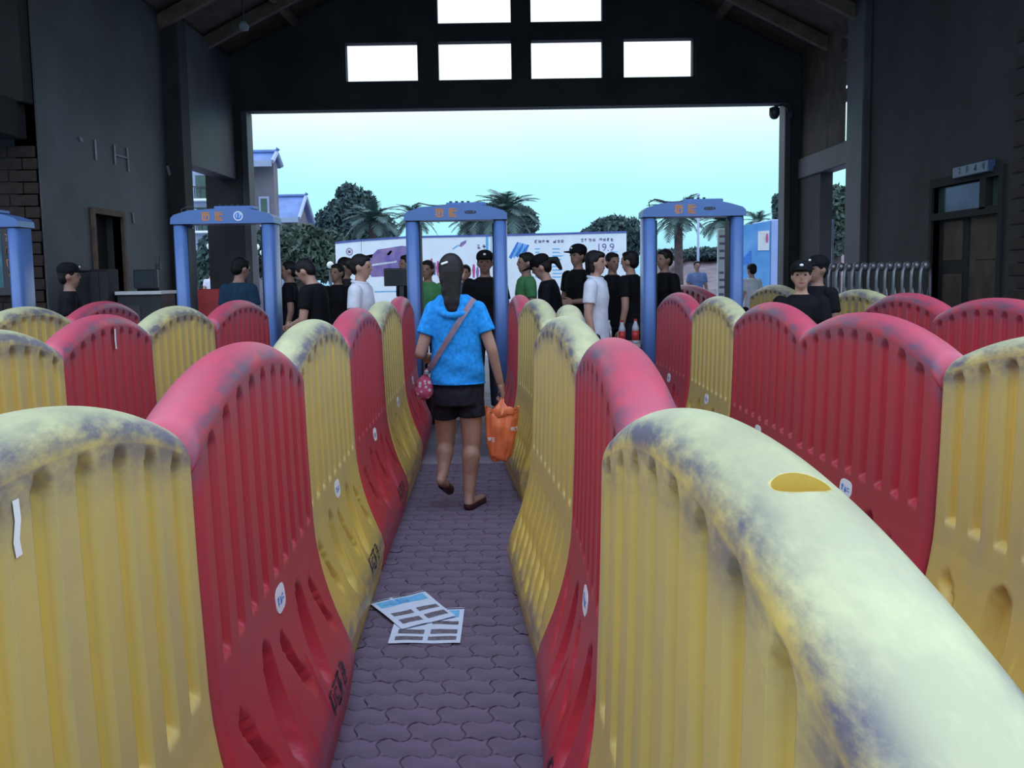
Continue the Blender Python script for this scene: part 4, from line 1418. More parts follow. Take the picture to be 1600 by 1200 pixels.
def person(label, X, Y, face, H=1.66, top='blackcloth', bottom='trousers', hair='short', cap=False, arms='down', skin='skin', lean=0.0, nod=0.0, turn=0.0,
           z=0.0, vox=0.013, group='staff and visitors beyond the barriers', sleeve=0.62, hands=True, collar=False, seat=False):
    """face: heading in degrees, 0 looks away from the camera (+Y), 90 looks left, 180 at the camera, -90 right"""
    k = H / 1.70
    root = empty('person', (X, Y, z), RAD(face))
    tag(root, label, 'person', group)
    root.scale = (1, 1, 1)
    Rl = Matrix.Rotation(-RAD(lean), 4, 'X')
    piv = Vector((0, 0, 0.93))
    def U(p):                                        # upper body, leaning at the hips
        return (Rl @ (Vector(p) - piv) + piv) * k
    npv = Vector((0, 0, 1.47))
    Rh = Matrix.Rotation(RAD(turn), 4, 'Z') @ Matrix.Rotation(-RAD(nod), 4, 'X')
    def Hd(p):
        return U(Rh @ (Vector(p) - npv) + npv)
    R3 = (Rl @ Rh).to_3x3()
    def hell(b, c, r, n=14, m=10):
        b.ell(Hd(c), tuple(q * k for q in r), R3, n, m)
    poses = {
        'down': ((0.225, -0.01, 1.10), (0.235, 0.05, 0.86)),
        'bent': ((0.225, 0.0, 1.11), (0.16, 0.22, 1.10)),
        'front': ((0.21, 0.05, 1.12), (0.07, 0.25, 1.08)),
        'back': ((0.23, -0.08, 1.11), (0.20, -0.14, 0.88)),
    }
    if isinstance(arms, str): arms = (arms, arms)
    J = {}
    for s, a in ((-1, arms[0]), (1, arms[1])):
        e, w = poses[a]
        J[s] = (U((s * 0.165, 0, 1.375)), U((s * e[0], e[1], e[2])), U((s * w[0], w[1], w[2])))
    # ---- body: one continuous surface
    b = Blob()
    b.loft([(0.84, 0, 0, .13, .09), (0.93, 0, 0, .15, .105), (1.03, 0, 0, .132, .095), (1.13, 0, 0, .128, .092), (1.26, 0, .005, .15, .105),
            (1.36, 0, 0, .155, .095), (1.42, 0, -.005, .10, .07), (1.46, 0, -.005, .055, .055)], T=U)
    b.cap(U((0, -.008, 1.40)), .056 * k, Hd((0, -.002, 1.53)), .05 * k)
    hell(b, (0, 0, 1.605), (.073, .092, .098)); hell(b, (0, .028, 1.555), (.056, .062, .066)); hell(b, (0, .052, 1.508), (.03, .028, .022))
    hell(b, (0, .094, 1.583), (.013, .022, .017)); hell(b, (0, .088, 1.605), (.009, .014, .026))
    for s in (-1, 1):
        hell(b, (s * .075, -.005, 1.588), (.012, .022, .032)); hell(b, (s * .032, .078, 1.628), (.026, .014, .008))
        sh, el, wr = J[s]
        b.cap(sh, .052 * k, el, .041 * k); b.cap(el, .041 * k, wr, .029 * k)
        hip, kn, an = Vector((s * .088, 0, .90)) * k, Vector((s * .095, .01, .49)) * k, Vector((s * .095, -.02, .085)) * k
        b.cap(hip, .082 * k, kn, .056 * k); b.cap(kn, .055 * k, an, .036 * k)
        b.cap(an + Vector((0, -.03, -.045)) * k, .036 * k, an + Vector((s * .02, .15, -.052)) * k, .03 * k)
    extra = []
    if hands:
        for s in (-1, 1):
            sh, el, wr = J[s]
            dd = (wr - el).normalized()
            extra.append(hand_mesh(wr + dd * 0.01, dd, Vector((-s, 0.3, -0.2)), s, 0.55, k, 0.0075))
    body = b.fused('body', vox, M[skin], root, 3, extra)
    # ---- face
    for s in (-1, 1):
        e = MB()
        e.add(*sphere_pts(Hd((s * .031, .083, 1.603)), tuple(q * k for q in (.013, .007, .0055)), 8, 6, R3))
        e.build('eye', M['hair'], body, True)
    e = MB(); e.add(*sphere_pts(Hd((0, .086, 1.540)), tuple(q * k for q in (.022, .006, .006)), 8, 6, R3))
    e.build('mouth', M['lip'], body, True)
    # ---- clothes
    c = Blob()
    c.loft([(0.84, 0, 0, .168, .125), (0.95, 0, 0, .166, .122), (1.05, 0, 0, .152, .115), (1.15, 0, 0, .150, .112), (1.26, 0, .005, .168, .122),
            (1.36, 0, 0, .172, .110), (1.42, 0, -.006, .118, .088), (1.45, 0, -.008, .080, .072)], T=U)
    for s in (-1, 1):
        sh, el, wr = J[s]
        c.cap(sh, .068 * k, sh + (el - sh) * sleeve, .064 * k, flat1=True)
        if sleeve >= 1:
            c.cap(el, .056 * k, wr, .044 * k, flat1=True)
    top_o = c.fused('shirt', vox, M[top], root, 2)
    if collar:
        m_ = MB()
        m_.tube([U((.075 * math.cos(a), -.008 + .07 * math.sin(a), 1.452 - .012 * math.sin(a))) for a in [2 * math.pi * q / 16 for q in range(16)]], .014 * k, 8, closed=True)
        m_.build('collar', M[top], top_o, True)
    t = Blob()
    t.loft([(0.80, 0, 0, .155, .115), (0.90, 0, 0, .160, .118), (0.97, 0, 0, .148, .110)], T=lambda p: p * k)
    for s in (-1, 1):
        hip, kn, an = Vector((s * .088, 0, .88)) * k, Vector((s * .095, .01, .49)) * k, Vector((s * .095, -.02, .10)) * k
        t.cap(hip, .093 * k, kn, .073 * k); t.cap(kn, .073 * k, an, .06 * k, flat1=True)
    t.fused('trousers', vox * 1.15, M[bottom], root, 2)
    for s in (-1, 1):
        sb = Blob(); an = Vector((s * .095, -.02, .085)) * k
        sb.cap(an + Vector((0, -.035, -.044)) * k, .041 * k, an + Vector((s * .02, .155, -.05)) * k, .035 * k)
        sb.fused('shoe', 0.012, M['gate_dark'], root, 2)
    # ---- hair and cap
    h = Blob()
    hell(h, (0, -.018, 1.628), (.082, .094, .090)); hell(h, (0, -.045, 1.585), (.074, .062, .075))
    hell(h, (0, .030, 1.672), (.064, .050, .034))
    for s in (-1, 1):
        hell(h, (s * .064, .012, 1.632), (.018, .034, .042))
    if hair in ('bun', 'pony'):
        if hair == 'bun':
            hell(h, (0, -.115, 1.612), (.048, .04, .05))
        else:
            h.cap(Hd((0, -.10, 1.625)), .034 * k, Hd((0, -.165, 1.60)), .036 * k); h.cap(Hd((0, -.165, 1.60)), .036 * k, Hd((0, -.175, 1.50)), .02 * k)
    if hair == 'bob':
        for s in (-1, 1):
            h.cap(Hd((s * .065, -.02, 1.62)), .032 * k, Hd((s * .068, -.015, 1.52)), .026 * k)
        hell(h, (0, .058, 1.665), (.062, .035, .03)); hell(h, (0, -.05, 1.55), (.07, .055, .06))
    h.fused('hair', 0.0105, M['hair'], root, 2)
    if cap:
        q = Blob()
        hell(q, (0, -.008, 1.668), (.090, .106, .066)); q.loft([(1.628, 0, -.006, .091, .106), (1.672, 0, -.008, .091, .107)], T=Hd)
        hell(q, (0, .125, 1.640), (.066, .075, .011))
        cp = q.fused('cap', 0.0085, M['blackcloth'], root, 2)
        m_ = MB(); m_.add(*sphere_pts(Hd((0, .098, 1.682)), tuple(w_ * k for w_ in (.016, .008, .012)), 8, 6, R3)); m_.build('cap_badge', M['white'], cp, True)
    return root

def px_X(px, Y, py=430): return at(px, py, Y).x

# ------------------------------------------------------------------ the woman in the lane
WX, WY = at(716, 700, 6.42).x, 6.42
W = empty('person', (WX, WY, 0)); tag(W, 'woman from behind in blue T-shirt and dark shorts walking down the lane', 'person')
def wl_(px, py, dy=0.0):
    p = at(px, py, WY + dy)
    return Vector((p.x - WX, dy, p.z))
J = dict(hL=Vector((-.078, 0, .835)), hR=Vector((.078, 0, .835)), kL=wl_(697, 690, .10), aL=wl_(692, 742, .00), kR=wl_(737, 690, .02), aR=wl_(733, 770, -.03),
         sL=wl_(678, 484), sR=wl_(746, 484), eL=wl_(657, 552, -.03), wL=wl_(664, 556, .20), eR=wl_(768, 545, -.02), wR=wl_(781, 597, .03),
         head=wl_(705, 425), neck=wl_(708, 462, .0))
b = Blob()
zs = [wl_(716, y).z for y in (648, 610, 580, 545, 510, 486, 470)]
b.loft([(zs[0] + .075, .0, 0, .09, .07), (zs[1] + .02, .0, 0, .145, .11), (zs[2], 0, 0, .13, .10), (zs[3], 0, 0, .118, .088), (zs[4], 0, .005, .135, .098), (zs[5], 0, 0, .14, .085), (zs[6], -.01, 0, .07, .06)])
b.cap(J['neck'] - Vector((0, 0, .05)), .05, J['head'] - Vector((0, 0, .05)), .046)
hc = J['head']
b.ell(hc, (.070, .088, .100)); b.ell(hc + Vector((0, .03, -.055)), (.052, .056, .062)); b.ell(hc + Vector((0, .09, -.02)), (.012, .02, .018)); b.ell(hc + Vector((0, .052, -.098)), (.03, .026, .02))
for s in (-1, 1):
    b.ell(hc + Vector((s * .072, .0, -.018)), (.011, .02, .030))
    b.ell(hc + Vector((s * .03, .076, .02)), (.025, .014, .008))
b.cap(J['sL'], .046, J['eL'], .037); b.cap(J['eL'], .037, J['wL'], .026)
b.cap(J['sR'], .046, J['eR'], .037); b.cap(J['eR'], .037, J['wR'], .026)
b.cap(J['hL'], .086, J['kL'], .060); b.cap(J['kL'], .056, J['aL'], .036); b.cap(J['kL'] * .7 + J['aL'] * .3 + Vector((0, -.015, 0)), .058, J['kL'] * .4 + J['aL'] * .6, .046)
b.cap(J['hR'], .086, J['kR'], .062); b.cap(J['kR'], .058, J['aR'], .037); b.cap(J['kR'] * .75 + J['aR'] * .25 + Vector((0, -.018, 0)), .061, J['kR'] * .4 + J['aR'] * .6, .048)
heelR = J['aR'] + Vector((-.002, -.035, -.055)); heelR.z = .035
toeR = heelR + Vector((.075, .195, -.008))
b.cap(heelR, .032, toeR, .030); b.cap(J['aR'], .033, heelR + Vector((0, .01, .01)), .032)
heelL = J['aL'] + Vector((-.012, -.045, -.03)); toeL = wl_(702, 764, .09)
b.cap(heelL, .030, toeL, .030); b.cap(J['aL'], .032, heelL + Vector((0, .01, .01)), .030)
dR = (J['wR'] - J['eR']).normalized(); dL = (J['wL'] - J['eL']).normalized()
hR = hand_mesh(J['wR'] + dR * .012, dR, (-1, .1, 0), 1, 1.05, .95)
hL = hand_mesh(J['wL'] + dL * .012, dL, (.4, 0, -1), -1, .6, .95)
body = b.fused('body', 0.0085, M['skin'], W, 4, [hR, hL])
for s in (-1, 1):
    m_ = MB(); m_.add(*sphere_pts(hc + Vector((s * .03, .08, -.002)), (.012, .007, .005), 8, 6))
    m_.build('eye', M['hair'], body, True)
m_ = MB(); m_.add(*sphere_pts(hc + Vector((0, .086, -.062)), (.02, .006, .006), 8, 6)); m_.build('mouth', M['lip'], body, True)
# hair gathered low at the nape
h = Blob()
h.ell(hc + Vector((0, -.012, .022)), (.082, .096, .098)); h.ell(hc + Vector((-.002, -.05, -.035)), (.074, .06, .09))
h.ell(hc + Vector((.0, -.072, -.115)), (.064, .045, .075)); h.ell(hc + Vector((.004, -.092, -.18)), (.052, .036, .06)); h.ell(hc + Vector((.006, -.10, -.225)), (.036, .028, .035))
h.cap(hc + Vector((0, -.045, 0)), .070, hc + Vector((.006, -.082, -.19)), .046, n=18)
h.cap(hc + Vector((.006, -.082, -.19)), .046, hc + Vector((.01, -.096, -.245)), .024, n=16)
hr = h.fused('hair', 0.008, M['hair_brown'], W, 10)
m_ = MB(); m_.bbox(-.022, .022, -.004, .004, -.007, .007, .003, Matrix.Translation(hc + Vector((-.035, -.094, .055))) @ Matrix.Rotation(RAD(-18), 4, 'Y') @ Matrix.Rotation(RAD(-20), 4, 'X'))
m_.build('hair_clip', M['white'], hr)
# T-shirt with a soft cowl at the back
c = Blob()
hz = wl_(716, 599).z
rows = [(hz, .005, 0, .176, .138), (wl_(716, 575).z, .005, 0, .170, .130), (wl_(716, 548).z, .003, 0, .158, .118), (wl_(716, 520).z, 0, .0, .155, .112), (wl_(716, 500).z, 0, 0, .158, .110),
        (wl_(716, 483).z, 0, 0, .152, .100), (wl_(716, 470).z, -.004, 0, .135, .085), (wl_(716, 460).z, -.01, -.005, .09, .072)]
c.loft(rows, 24)
for s, sh, el in ((-1, 'sL', 'eL'), (1, 'sR', 'eR')):
    c.cap(J[sh], .058, J[sh] + (J[el] - J[sh]) * .58, .066, flat1=True)
c.tube([Vector((-.005 + .098 * math.cos(a), -.028 + .085 * math.sin(a), wl_(716, 478).z + .055 * math.sin(a))) for a in [2 * math.pi * q / 20 for q in range(20)]], .024, 8, closed=True)
sh_o = c.fused('t_shirt', 0.0085, M['tee_blue'], W, 2)
me = sh_o.data
rr = random.Random(2)
for v in me.vertices:                                # soft pulling folds toward the hem
    x, y, z = v.co
    f_ = max(0, min(1, (1.12 - z) / 0.3))
    v.co.y += 0.007 * f_ * math.sin(38 * z + 16 * x) + 0.003 * math.sin(60 * z - 25 * x) * f_
    v.co.x += 0.003 * f_ * math.sin(45 * z + 9 * y)
m_ = MB(); pts = []
for q in range(28):
    a = 2 * math.pi * q / 28
    pts.append(Vector((.005 + .172 * math.cos(a), .135 * math.sin(a), hz + .006)))
m_.tube(pts, .006, 6, closed=True); m_.build('hem', M['tee_blue'], sh_o, True)
# shorts
t = Blob()
t.loft([(wl_(716, 632).z, 0, 0, .155, .125), (wl_(716, 612).z, 0, 0, .162, .128), (wl_(716, 600).z, 0, 0, .152, .118), (wl_(716, 590).z, 0, 0, .14, .10)])
for hp, kn, f0 in (('hL', 'kL', .60), ('hR', 'kR', .60)):
    t.cap(J[hp] + Vector((0, 0, .0)), .084, J[hp] + (J[kn] - J[hp]) * f0 + Vector((.006 if hp == 'hR' else -.004, 0, 0)), .089, flat1=True, n=16)
t.fused('shorts', 0.0095, M['shorts'], W, 2)
for hl, tl in ((heelL, toeL), (heelR, toeR)):
    sb = Blob(); sb.cap(hl + Vector((0, 0, -.006)), .036, tl + Vector((0, 0, -.004)), .035)
    d_ = (tl - hl)
    so = sb.fused('flat_shoe', 0.008, M['shoe'], W, 2)
    bm = bmesh.new(); bm.from_mesh(so.data)          # cut the shoe open along the instep so the foot shows
    nrm = Vector((0, 0, 1)) if hl is heelR else Vector((0, -.45, .9)).normalized()
    bmesh.ops.bisect_plane(bm, geom=bm.verts[:] + bm.edges[:] + bm.faces[:], plane_co=(hl + tl) / 2 + nrm * .010, plane_no=nrm, clear_outer=True)
    bm.to_mesh(so.data); bm.free()
# shoulder strap running from the right shoulder to the left hip, following the back
P0, P1 = wl_(741, 466), wl_(668, 582)
m_ = MB(); N = 22
vs_, fs = [], []
for i in range(N + 1):
    f_ = i / N
    x, z = P0.x + (P1.x - P0.x) * f_, P0.z + (P1.z - P0.z) * f_
    # back surface depth of the shirt loft at this height
    rz = sorted(rows, key=lambda r: r[0])
    ry = np.interp(z, [r[0] for r in rz], [r[4] for r in rz]); rx = np.interp(z, [r[0] for r in rz], [r[3] for r in rz])
    y = -ry * math.sqrt(max(0.02, 1 - min(1, (x / (rx + .012)) ** 2))) - 0.014
    d_ = Vector((P1.x - P0.x, 0, P1.z - P0.z)).normalized(); nrm = Vector((-d_.z, 0, d_.x))
    for s in (-1, 1):
        for dy in (0, -.004):
            vs_.append(Vector((x, y + dy, z)) + nrm * s * .017)
for i in range(N):
    a = 4 * i
    for (p, q) in ((0, 1), (1, 3), (3, 2), (2, 0)):
        fs.append((a + p, a + q, a + 4 + q, a + 4 + p))
m_.add(vs_, fs)
bag = empty('shoulder_bag', (WX, WY, 0)); tag(bag, 'small pink floral shoulder bag on a mauve strap at the woman\'s left hip', 'bag')
m_.build('bag_strap', M['strap'], bag)
bc = wl_(664, 605, -.05)
q = Blob(); q.ell(bc, (.055, .035, .075)); q.cap(bc + Vector((0, 0, .05)), .02, P1 + Vector((0, -.06, .02)), .012); q.ell(bc + Vector((-.005, 0, -.03)), (.06, .04, .05))
fm = bpy.data.materials.new('floral_fabric'); fm.use_nodes = True
nt = fm.node_tree; bs = nt.nodes['Principled BSDF']; bs.inputs['Roughness'].default_value = .8
vo = nt.nodes.new('ShaderNodeTexVoronoi'); vo.inputs['Scale'].default_value = 34
tc = nt.nodes.new('ShaderNodeTexCoord'); rp = nt.nodes.new('ShaderNodeValToRGB')
rp.color_ramp.elements[0].color = (.50, .40, .42, 1); rp.color_ramp.elements[0].position = .30
rp.color_ramp.elements[1].color = (.38, .05, .11, 1); rp.color_ramp.elements[1].position = .42
nt.links.new(tc.outputs['Object'], vo.inputs['Vector']); nt.links.new(vo.outputs['Distance'], rp.inputs[0]); nt.links.new(rp.outputs[0], bs.inputs['Base Color'])
M['floral'] = fm
q.fused('bag_pouch', 0.008, fm, bag, 2)
m_ = MB(); m_.bbox(-.014, .014, -.008, .008, -.014, .014, .004, Matrix.Translation(P1 + Vector((0, -.07, .005)))); m_.build('buckle', M['steel'], bag)
# orange carrier bag
M['orange_bag'] = mat('orange_polythene', (0.88, 0.21, 0.075), 0.35, 0.12, 14, 0.25, 25)
cbag = empty('carrier_bag', (WX, WY, 0)); tag(cbag, 'orange plastic carrier bag in the woman\'s right hand', 'bag')
grip = J['wR'] + dR * .085 + Vector((-.005, .01, -.015))
def bx(px, py): return wl_(px, py, .03)
lev0 = [(720, 770, 793, .028), (712, 765, 799, .045), (695, 761, 804, .060), (675, 759, 807, .068), (655, 757.5, 809, .064), (645, 757, 810, .054), (638, 757, 810, .046)]
lv = np.array(lev0, dtype=float)
ts = np.linspace(0, len(lev0) - 1, 26)
lev = [tuple(np.interp(t_, range(len(lev0)), lv[:, q_]) for q_ in range(4)) for t_ in ts]
vs_, fs = [], []
N = 48
for li, (py, xa, xb, dep) in enumerate(lev):
    A_, B_ = bx(xa, py), bx(xb, py)
    cx, hw2 = (A_.x + B_.x) / 2, (B_.x - A_.x) / 2
    for i in range(N):
        a = 2 * math.pi * i / N
        q_ = li / 25.0
        cr1 = 1 + .10 * math.sin(7 * a + 2.5 * q_) * (.4 + .6 * q_) + .06 * math.sin(13 * a - 6 * q_ + 1) + .05 * math.sin(4 * a + 14 * q_) + .04 * math.sin(3 * a - 22 * q_)
        vs_.append(Vector((cx + hw2 * math.copysign(abs(math.cos(a)) ** .75, math.cos(a)) * (1 + (cr1 - 1) * .35), .03 + dep * math.sin(a) * cr1,
                           A_.z + (.012 * math.sin(5 * a + 1) * (q_ > .9) + .006 * math.sin(3 * a + li)))))
for li in range(len(lev) - 1):
    for i in range(N):
        j = (i + 1) % N
        fs.append((li * N + i, li * N + j, (li + 1) * N + j, (li + 1) * N + i))
fs.append(tuple(range(N)))
m_ = MB(); m_.add(vs_, fs)
bo = m_.build('bag_body', M['orange_bag'], cbag, True)
so = bo.modifiers.new('thickness', 'SOLIDIFY'); so.thickness = .0015
# gathered handles rising to the hand
for s, dep in ((-1, -.03), (1, .085)):
    m_ = MB()
    L_ = [bx(764, 643), bx(775, 634), bx(782, 626)]; R_ = [bx(806, 641), bx(797, 636), bx(788, 626)]
    g1, g2 = grip + Vector((-.016, 0, 0)), grip + Vector((.016, 0, 0))
    ring = []
    cols = 7
    for r, (l, rr_) in enumerate(zip(L_ + [g1], R_ + [g2])):
        for i in range(cols):
            f_ = i / (cols - 1)
            p = l.lerp(rr_, f_)
            yy = .03 + (dep - .03) * (1 - r / 3.0)
            p = Vector((p.x, yy + .006 * math.sin(i * 2.2 + r), p.z + (.012 * math.sin(i * 1.9) if r < 3 else 0) - (.03 * math.sin(math.pi * f_) if r == 0 else 0)))
            ring.append(p)
    ff = [(r * cols + i, r * cols + i + 1, (r + 1) * cols + i + 1, (r + 1) * cols + i) for r in range(3) for i in range(cols - 1)]
    m_.add(ring, ff)
    hb = m_.build('bag_handle', M['orange_bag'], cbag, True)
    so = hb.modifiers.new('thickness', 'SOLIDIFY'); so.thickness = .0015
for (xa, xb, ya, yb, sd_) in ((763, 769, 675, 690, 3), (798, 806, 664, 674, 5)):
    t = MB(); A_, B_ = bx(xa, yb), bx(xb, ya)
    for q_ in range(2):
        glyph(t, A_.x + q_ * .02, A_.z + .012, .026, random.Random(sd_ + q_), lambda x, z: Vector((x, .03 - .088 * math.sqrt(max(0.05, 1 - ((x - bx(783, 670).x) / .115) ** 2)), z)), 6, .16)
    t.build('bag_print', M['white'], cbag)

# ------------------------------------------------------------------ everyone else
def pp(label, px, Y, face, **kw):
    return person(label, px_X(px, Y), Y, face, **kw)
pp('man with short black hair in a dark teal T-shirt, seen from behind', 372, 10.5, -25, H=1.68, top='teal', nod=18, turn=-15, arms='bent')
pp('guard in a black cap in profile at the left brick pier', 108, 9.6, -70, H=1.62, cap=True, arms='down', skin='skin_tan')
pp('person in black with lowered head, looking left, by gate 17', 497, 9.5, 75, H=1.66, nod=30, lean=6, arms='front', hair='short')
pp('dark figure behind the bowed person in black', 527, 12.2, 150, H=1.62, top='blackcloth', skin='skin_tan')
pp('dark-haired man in grey left of the emblem billboard', 541, 12.6, -100, H=1.70, top='greycloth', skin='skin_tan')
pp('dark figure half hidden by gate 17\'s right leg', 452, 12.4, 100, H=1.66, skin='skin_tan')
pp('young woman in white shirt with a hair bun looking right, left of the monitor', 563, 9.35, -100, H=1.665, top='whitecloth', hair='bun', arms='down', collar=True, nod=6)
pp('person in black behind the monitor and the centre gate leg', 636, 12.6, 120, H=1.72, skin='skin_tan')
pp('person in green shirt behind the centre gate\'s left leg', 668, 12.0, 160, H=1.64, top='greencloth', skin='skin_tan', hair='short')
pp('guard in black cap facing the camera inside the centre gate', 758, 10.7, 180, H=1.70, cap=True, arms='down', skin='skin_tan')
pp('small dark-haired person right of the woman\'s head', 727, 14.0, 170, H=1.60, top='bluecloth')
pp('person in a green T-shirt right of the centre gate, looking left', 822, 11.4, 105, H=1.70, top='greencloth', hair='short', skin='skin_tan', arms='bent')
pp('woman in black with cap and ponytail bending to the left', 868, 10.2, 80, H=1.66, cap=True, hair='pony', nod=14, lean=10, arms='front')
pp('tall dark man in a cap behind the white-shirted girl', 903, 11.9, 130, H=1.78, cap=True, skin='skin_tan', arms='bent')
pp('girl with a black fringe in a white shirt left of the right gate', 931, 9.75, -112, H=1.675, top='whitecloth', hair='bob', arms=('down', 'down'), collar=True, vox=0.011)
pp('person in black standing behind the white-shirted girl\'s shoulder', 957, 12.2, -150, H=1.70, skin='skin_tan')
pp('person in black with bare arms left of the right gate leg', 990, 11.3, 60, H=1.70, skin='skin', arms=('down', 'down'), lean=4)
pp('person in green behind the right gate\'s left leg', 1017, 12.95, 170, H=1.62, top='greencloth')
pp('dark-haired man in black seen through the right gate', 1038, 11.9, 120, H=1.72, skin='skin_tan')
pp('far man in slate blue shirt below the flagpole', 1089, 24.0, 185, H=1.70, top='bluecloth', hands=False, vox=0.02, skin='skin_tan', z=0.0)
pp('guard in black with a pale-badged cap resting by the yellow barriers at right', 1252, 7.6, 165, H=1.52, cap=True, arms='front', nod=-4)
pp('guard in a dark cap right behind the resting guard', 1277, 8.65, 120, H=1.57, cap=True, skin='skin_tan')
pp('far man in a white shirt and dark trousers left of gate 17\'s opening', 329, 34.0, 20, H=1.72, top='whitecloth', hands=False, vox=0.022)
pp('person in a white top in front of the blue kiosk', 1174, 17.5, 30, H=1.58, top='whitecloth', hair='short', hands=False, vox=0.016)

bpy.data.scenes.remove(TMP)
# ================================================================== outdoors
M['hoard'] = mat('white_hoarding', (0.84, 0.90, 0.92), 0.5, 0.03, 3)
M['hoard_edge'] = mat('blue_edge', (0.10, 0.14, 0.40), 0.5, 0.1, 5)
BY = 26.0
def bpx(px, py): return at(px, py, BY)
def panel(label, px0, px1, py_top0, py_top1, py_bot):
    a, b = bpx(px0, 420).x, bpx(px1, 420).x
    z0 = bpx(px0, py_bot).z
    za, zb = bpx(px0, py_top0).z, bpx(px1, py_top1).z
    r = empty('billboard', ((a + b) / 2, BY, 0)); tag(r, label, 'billboard', 'billboards in front of the palms')
    c = (a + b) / 2
    m_ = MB(); m_.prism([(a - c, z0), (b - c, z0), (b - c, zb), (a - c, za)], 0.08, Matrix.Translation((0, 0.08, 0)) @ FRONT)
    m_.build('board', M['hoard'], r)
    m_ = MB(); m_.prism([(a - c, za), (b - c, zb), (b - c, zb + .05), (a - c, za + .05)], 0.1, Matrix.Translation((0, 0.09, 0)) @ FRONT); m_.build('top_rail', M['hoard_edge'], r)
    m_ = MB(); m_.box(a - c, b - c, -0.01, 0.09, z0 - 0.07, z0); m_.build('bottom_rail', M['hoard_edge'], r)
    for x in (a - c + 0.1, b - c - 0.1):
        m_ = MB(); m_.box(x - 0.04, x + 0.04, 0.09, 0.17, 0, (za + zb) / 2 - 0.05); m_.build('post', M['dark_metal'], r)
    return r, c
def prn(r, c, name, mt, pts):
    m_ = MB(); m_.prism([(bpx(x, y).x - c, bpx(x, y).z) for x, y in pts], 0.004, Matrix.Translation((0, 0.002, 0)) @ FRONT)
    return m_.build(name, M[mt], r)
def chars(r, c, name, mt, px, py, n, size_px, seed, w=.13):
    for q in range(n):
        p = bpx(px + q * size_px * 1.12, py)
        t = MB(); glyph(t, p.x - c, p.z, size_px / 1600 * BY * .95, random.Random(seed + q), lambda x, z: Vector((x, -0.004, z)), 8, w)
        t.build(name, M[mt], r)
r, c = panel('white billboard panel with a round emblem at its left end', 525, 565, 381, 377, 474)
p0 = bpx(546, 393)
t = MB(); pts = [Vector((p0.x - c + .075 * math.cos(a), -0.005, p0.z + .085 * math.sin(a))) for a in [2 * math.pi * q / 18 for q in range(18)]]
t.tube(pts, .011, 6, closed=True); em = t.build('emblem_ring', M['ink_purple'], r)
t = MB(); glyph(t, p0.x - c - .035, p0.z - .04, .075, random.Random(2), lambda x, z: Vector((x, -0.004, z)), 8, .2); t.build('emblem_mark', M['ink_purple'], em)
chars(r, c, 'caption_character', 'ink_cyan', 536, 410, 4, 5, 60)
r, c = panel('white billboard panel with purple city photograph behind the monitor', 566, 640, 377, 372, 474)
prn(r, c, 'photo_print', 'ink_purple', [(567, 418), (567, 400), (583, 397), (590, 390), (603, 388), (615, 386), (628, 384), (639, 385), (639, 430), (581, 433), (575, 425)])
prn(r, c, 'photo_light_strip', 'hoard', [(581, 413), (620, 407), (620, 410), (581, 416)])
prn(r, c, 'photo_cloud', 'hoard', [(604, 398), (610, 391), (613, 393), (608, 399)])
prn(r, c, 'photo_sky', 'hoard', [(570, 399), (580, 395), (583, 397), (581, 403), (573, 403)])
prn(r, c, 'photo_text_line', 'ink_cyan', [(585, 455), (625, 454), (625, 456), (585, 457)])
r, c = panel('white billboard panel with pink figures and a rocket logo behind the woman', 641, 789, 372, 369, 474)
prn(r, c, 'rocket_logo', 'ink_purple', [(717, 385), (720, 379), (729, 375), (728, 380), (721, 386)])
prn(r, c, 'rocket_trail', 'ink_cyan', [(706, 389), (716, 382), (717, 384), (708, 390)])
prn(r, c, 'frame_print', 'ink_cyan', [(759, 370), (763, 370), (763, 398), (759, 398)])
prn(r, c, 'frame_print', 'ink_cyan', [(767, 371), (768, 371), (768, 398), (767, 398)])
chars(r, c, 'logo_character', 'ink_purple', 745, 389, 2, 7, 71)
for q, (x, y, h) in enumerate(((664, 425, 18), (669, 423, 15), (674, 426, 22), (679, 424, 14), (684, 425, 17), (740, 428, 15), (746, 429, 12), (752, 428, 16))):
    prn(r, c, 'figure_print', 'ink_pink' if q % 3 else 'ink_purple', [(x - 1, y + 6), (x + 1.5, y + 6), (x + 2.6, y - h * .45), (x + 1.5, y - h), (x - 1, y - h), (x - 2.4, y - h * .4)])
r, c = panel('white billboard panel with price text 19.9 behind the white-shirted girl', 790, 979, 369, 364, 474)
for q in range(5):
    prn(r, c, 'brush_stroke', 'ink_cyan' if q % 2 else 'ink_blue', [(795 + q * 5, 402 - q * 1.5), (808 + q * 4, 378 + q), (811 + q * 4, 379 + q), (799 + q * 5, 405 - q)])
chars(r, c, 'headline_character', 'ink_purple', 835, 380, 4, 5.4, 80)
chars(r, c, 'headline_character', 'ink_purple', 864, 380, 3, 5.4, 90)
chars(r, c, 'headline_character', 'ink_purple', 907, 378, 4, 5.4, 100)
chars(r, c, 'headline_character', 'ink_purple', 936, 377, 4, 5.4, 110)
me = text_mesh('price_number', '19.9', 0.27); me.materials.append(M['ink_purple'])
t = obj('price_number', me, r); pq = bpx(946, 387); t.matrix_local = Matrix.Translation((pq.x - c, -0.004, pq.z)) @ FRONT
rr = random.Random(6)
for q in range(9):
    y = 388 + q * 5.5
    prn(r, c, 'text_line', 'ink_cyan', [(836, y), (836 + rr.randint(5, 10), y), (842, y + 1.8), (836, y + 1.8)])
    prn(r, c, 'text_line', 'ink_cyan', [(863, y), (863 + rr.randint(9, 19), y), (876, y + 1.8), (863, y + 1.8)])
    prn(r, c, 'text_line', 'ink_cyan', [(953, y + 5), (953 + rr.randint(7, 14), y + 5), (962, y + 6.6), (953, y + 6.6)])
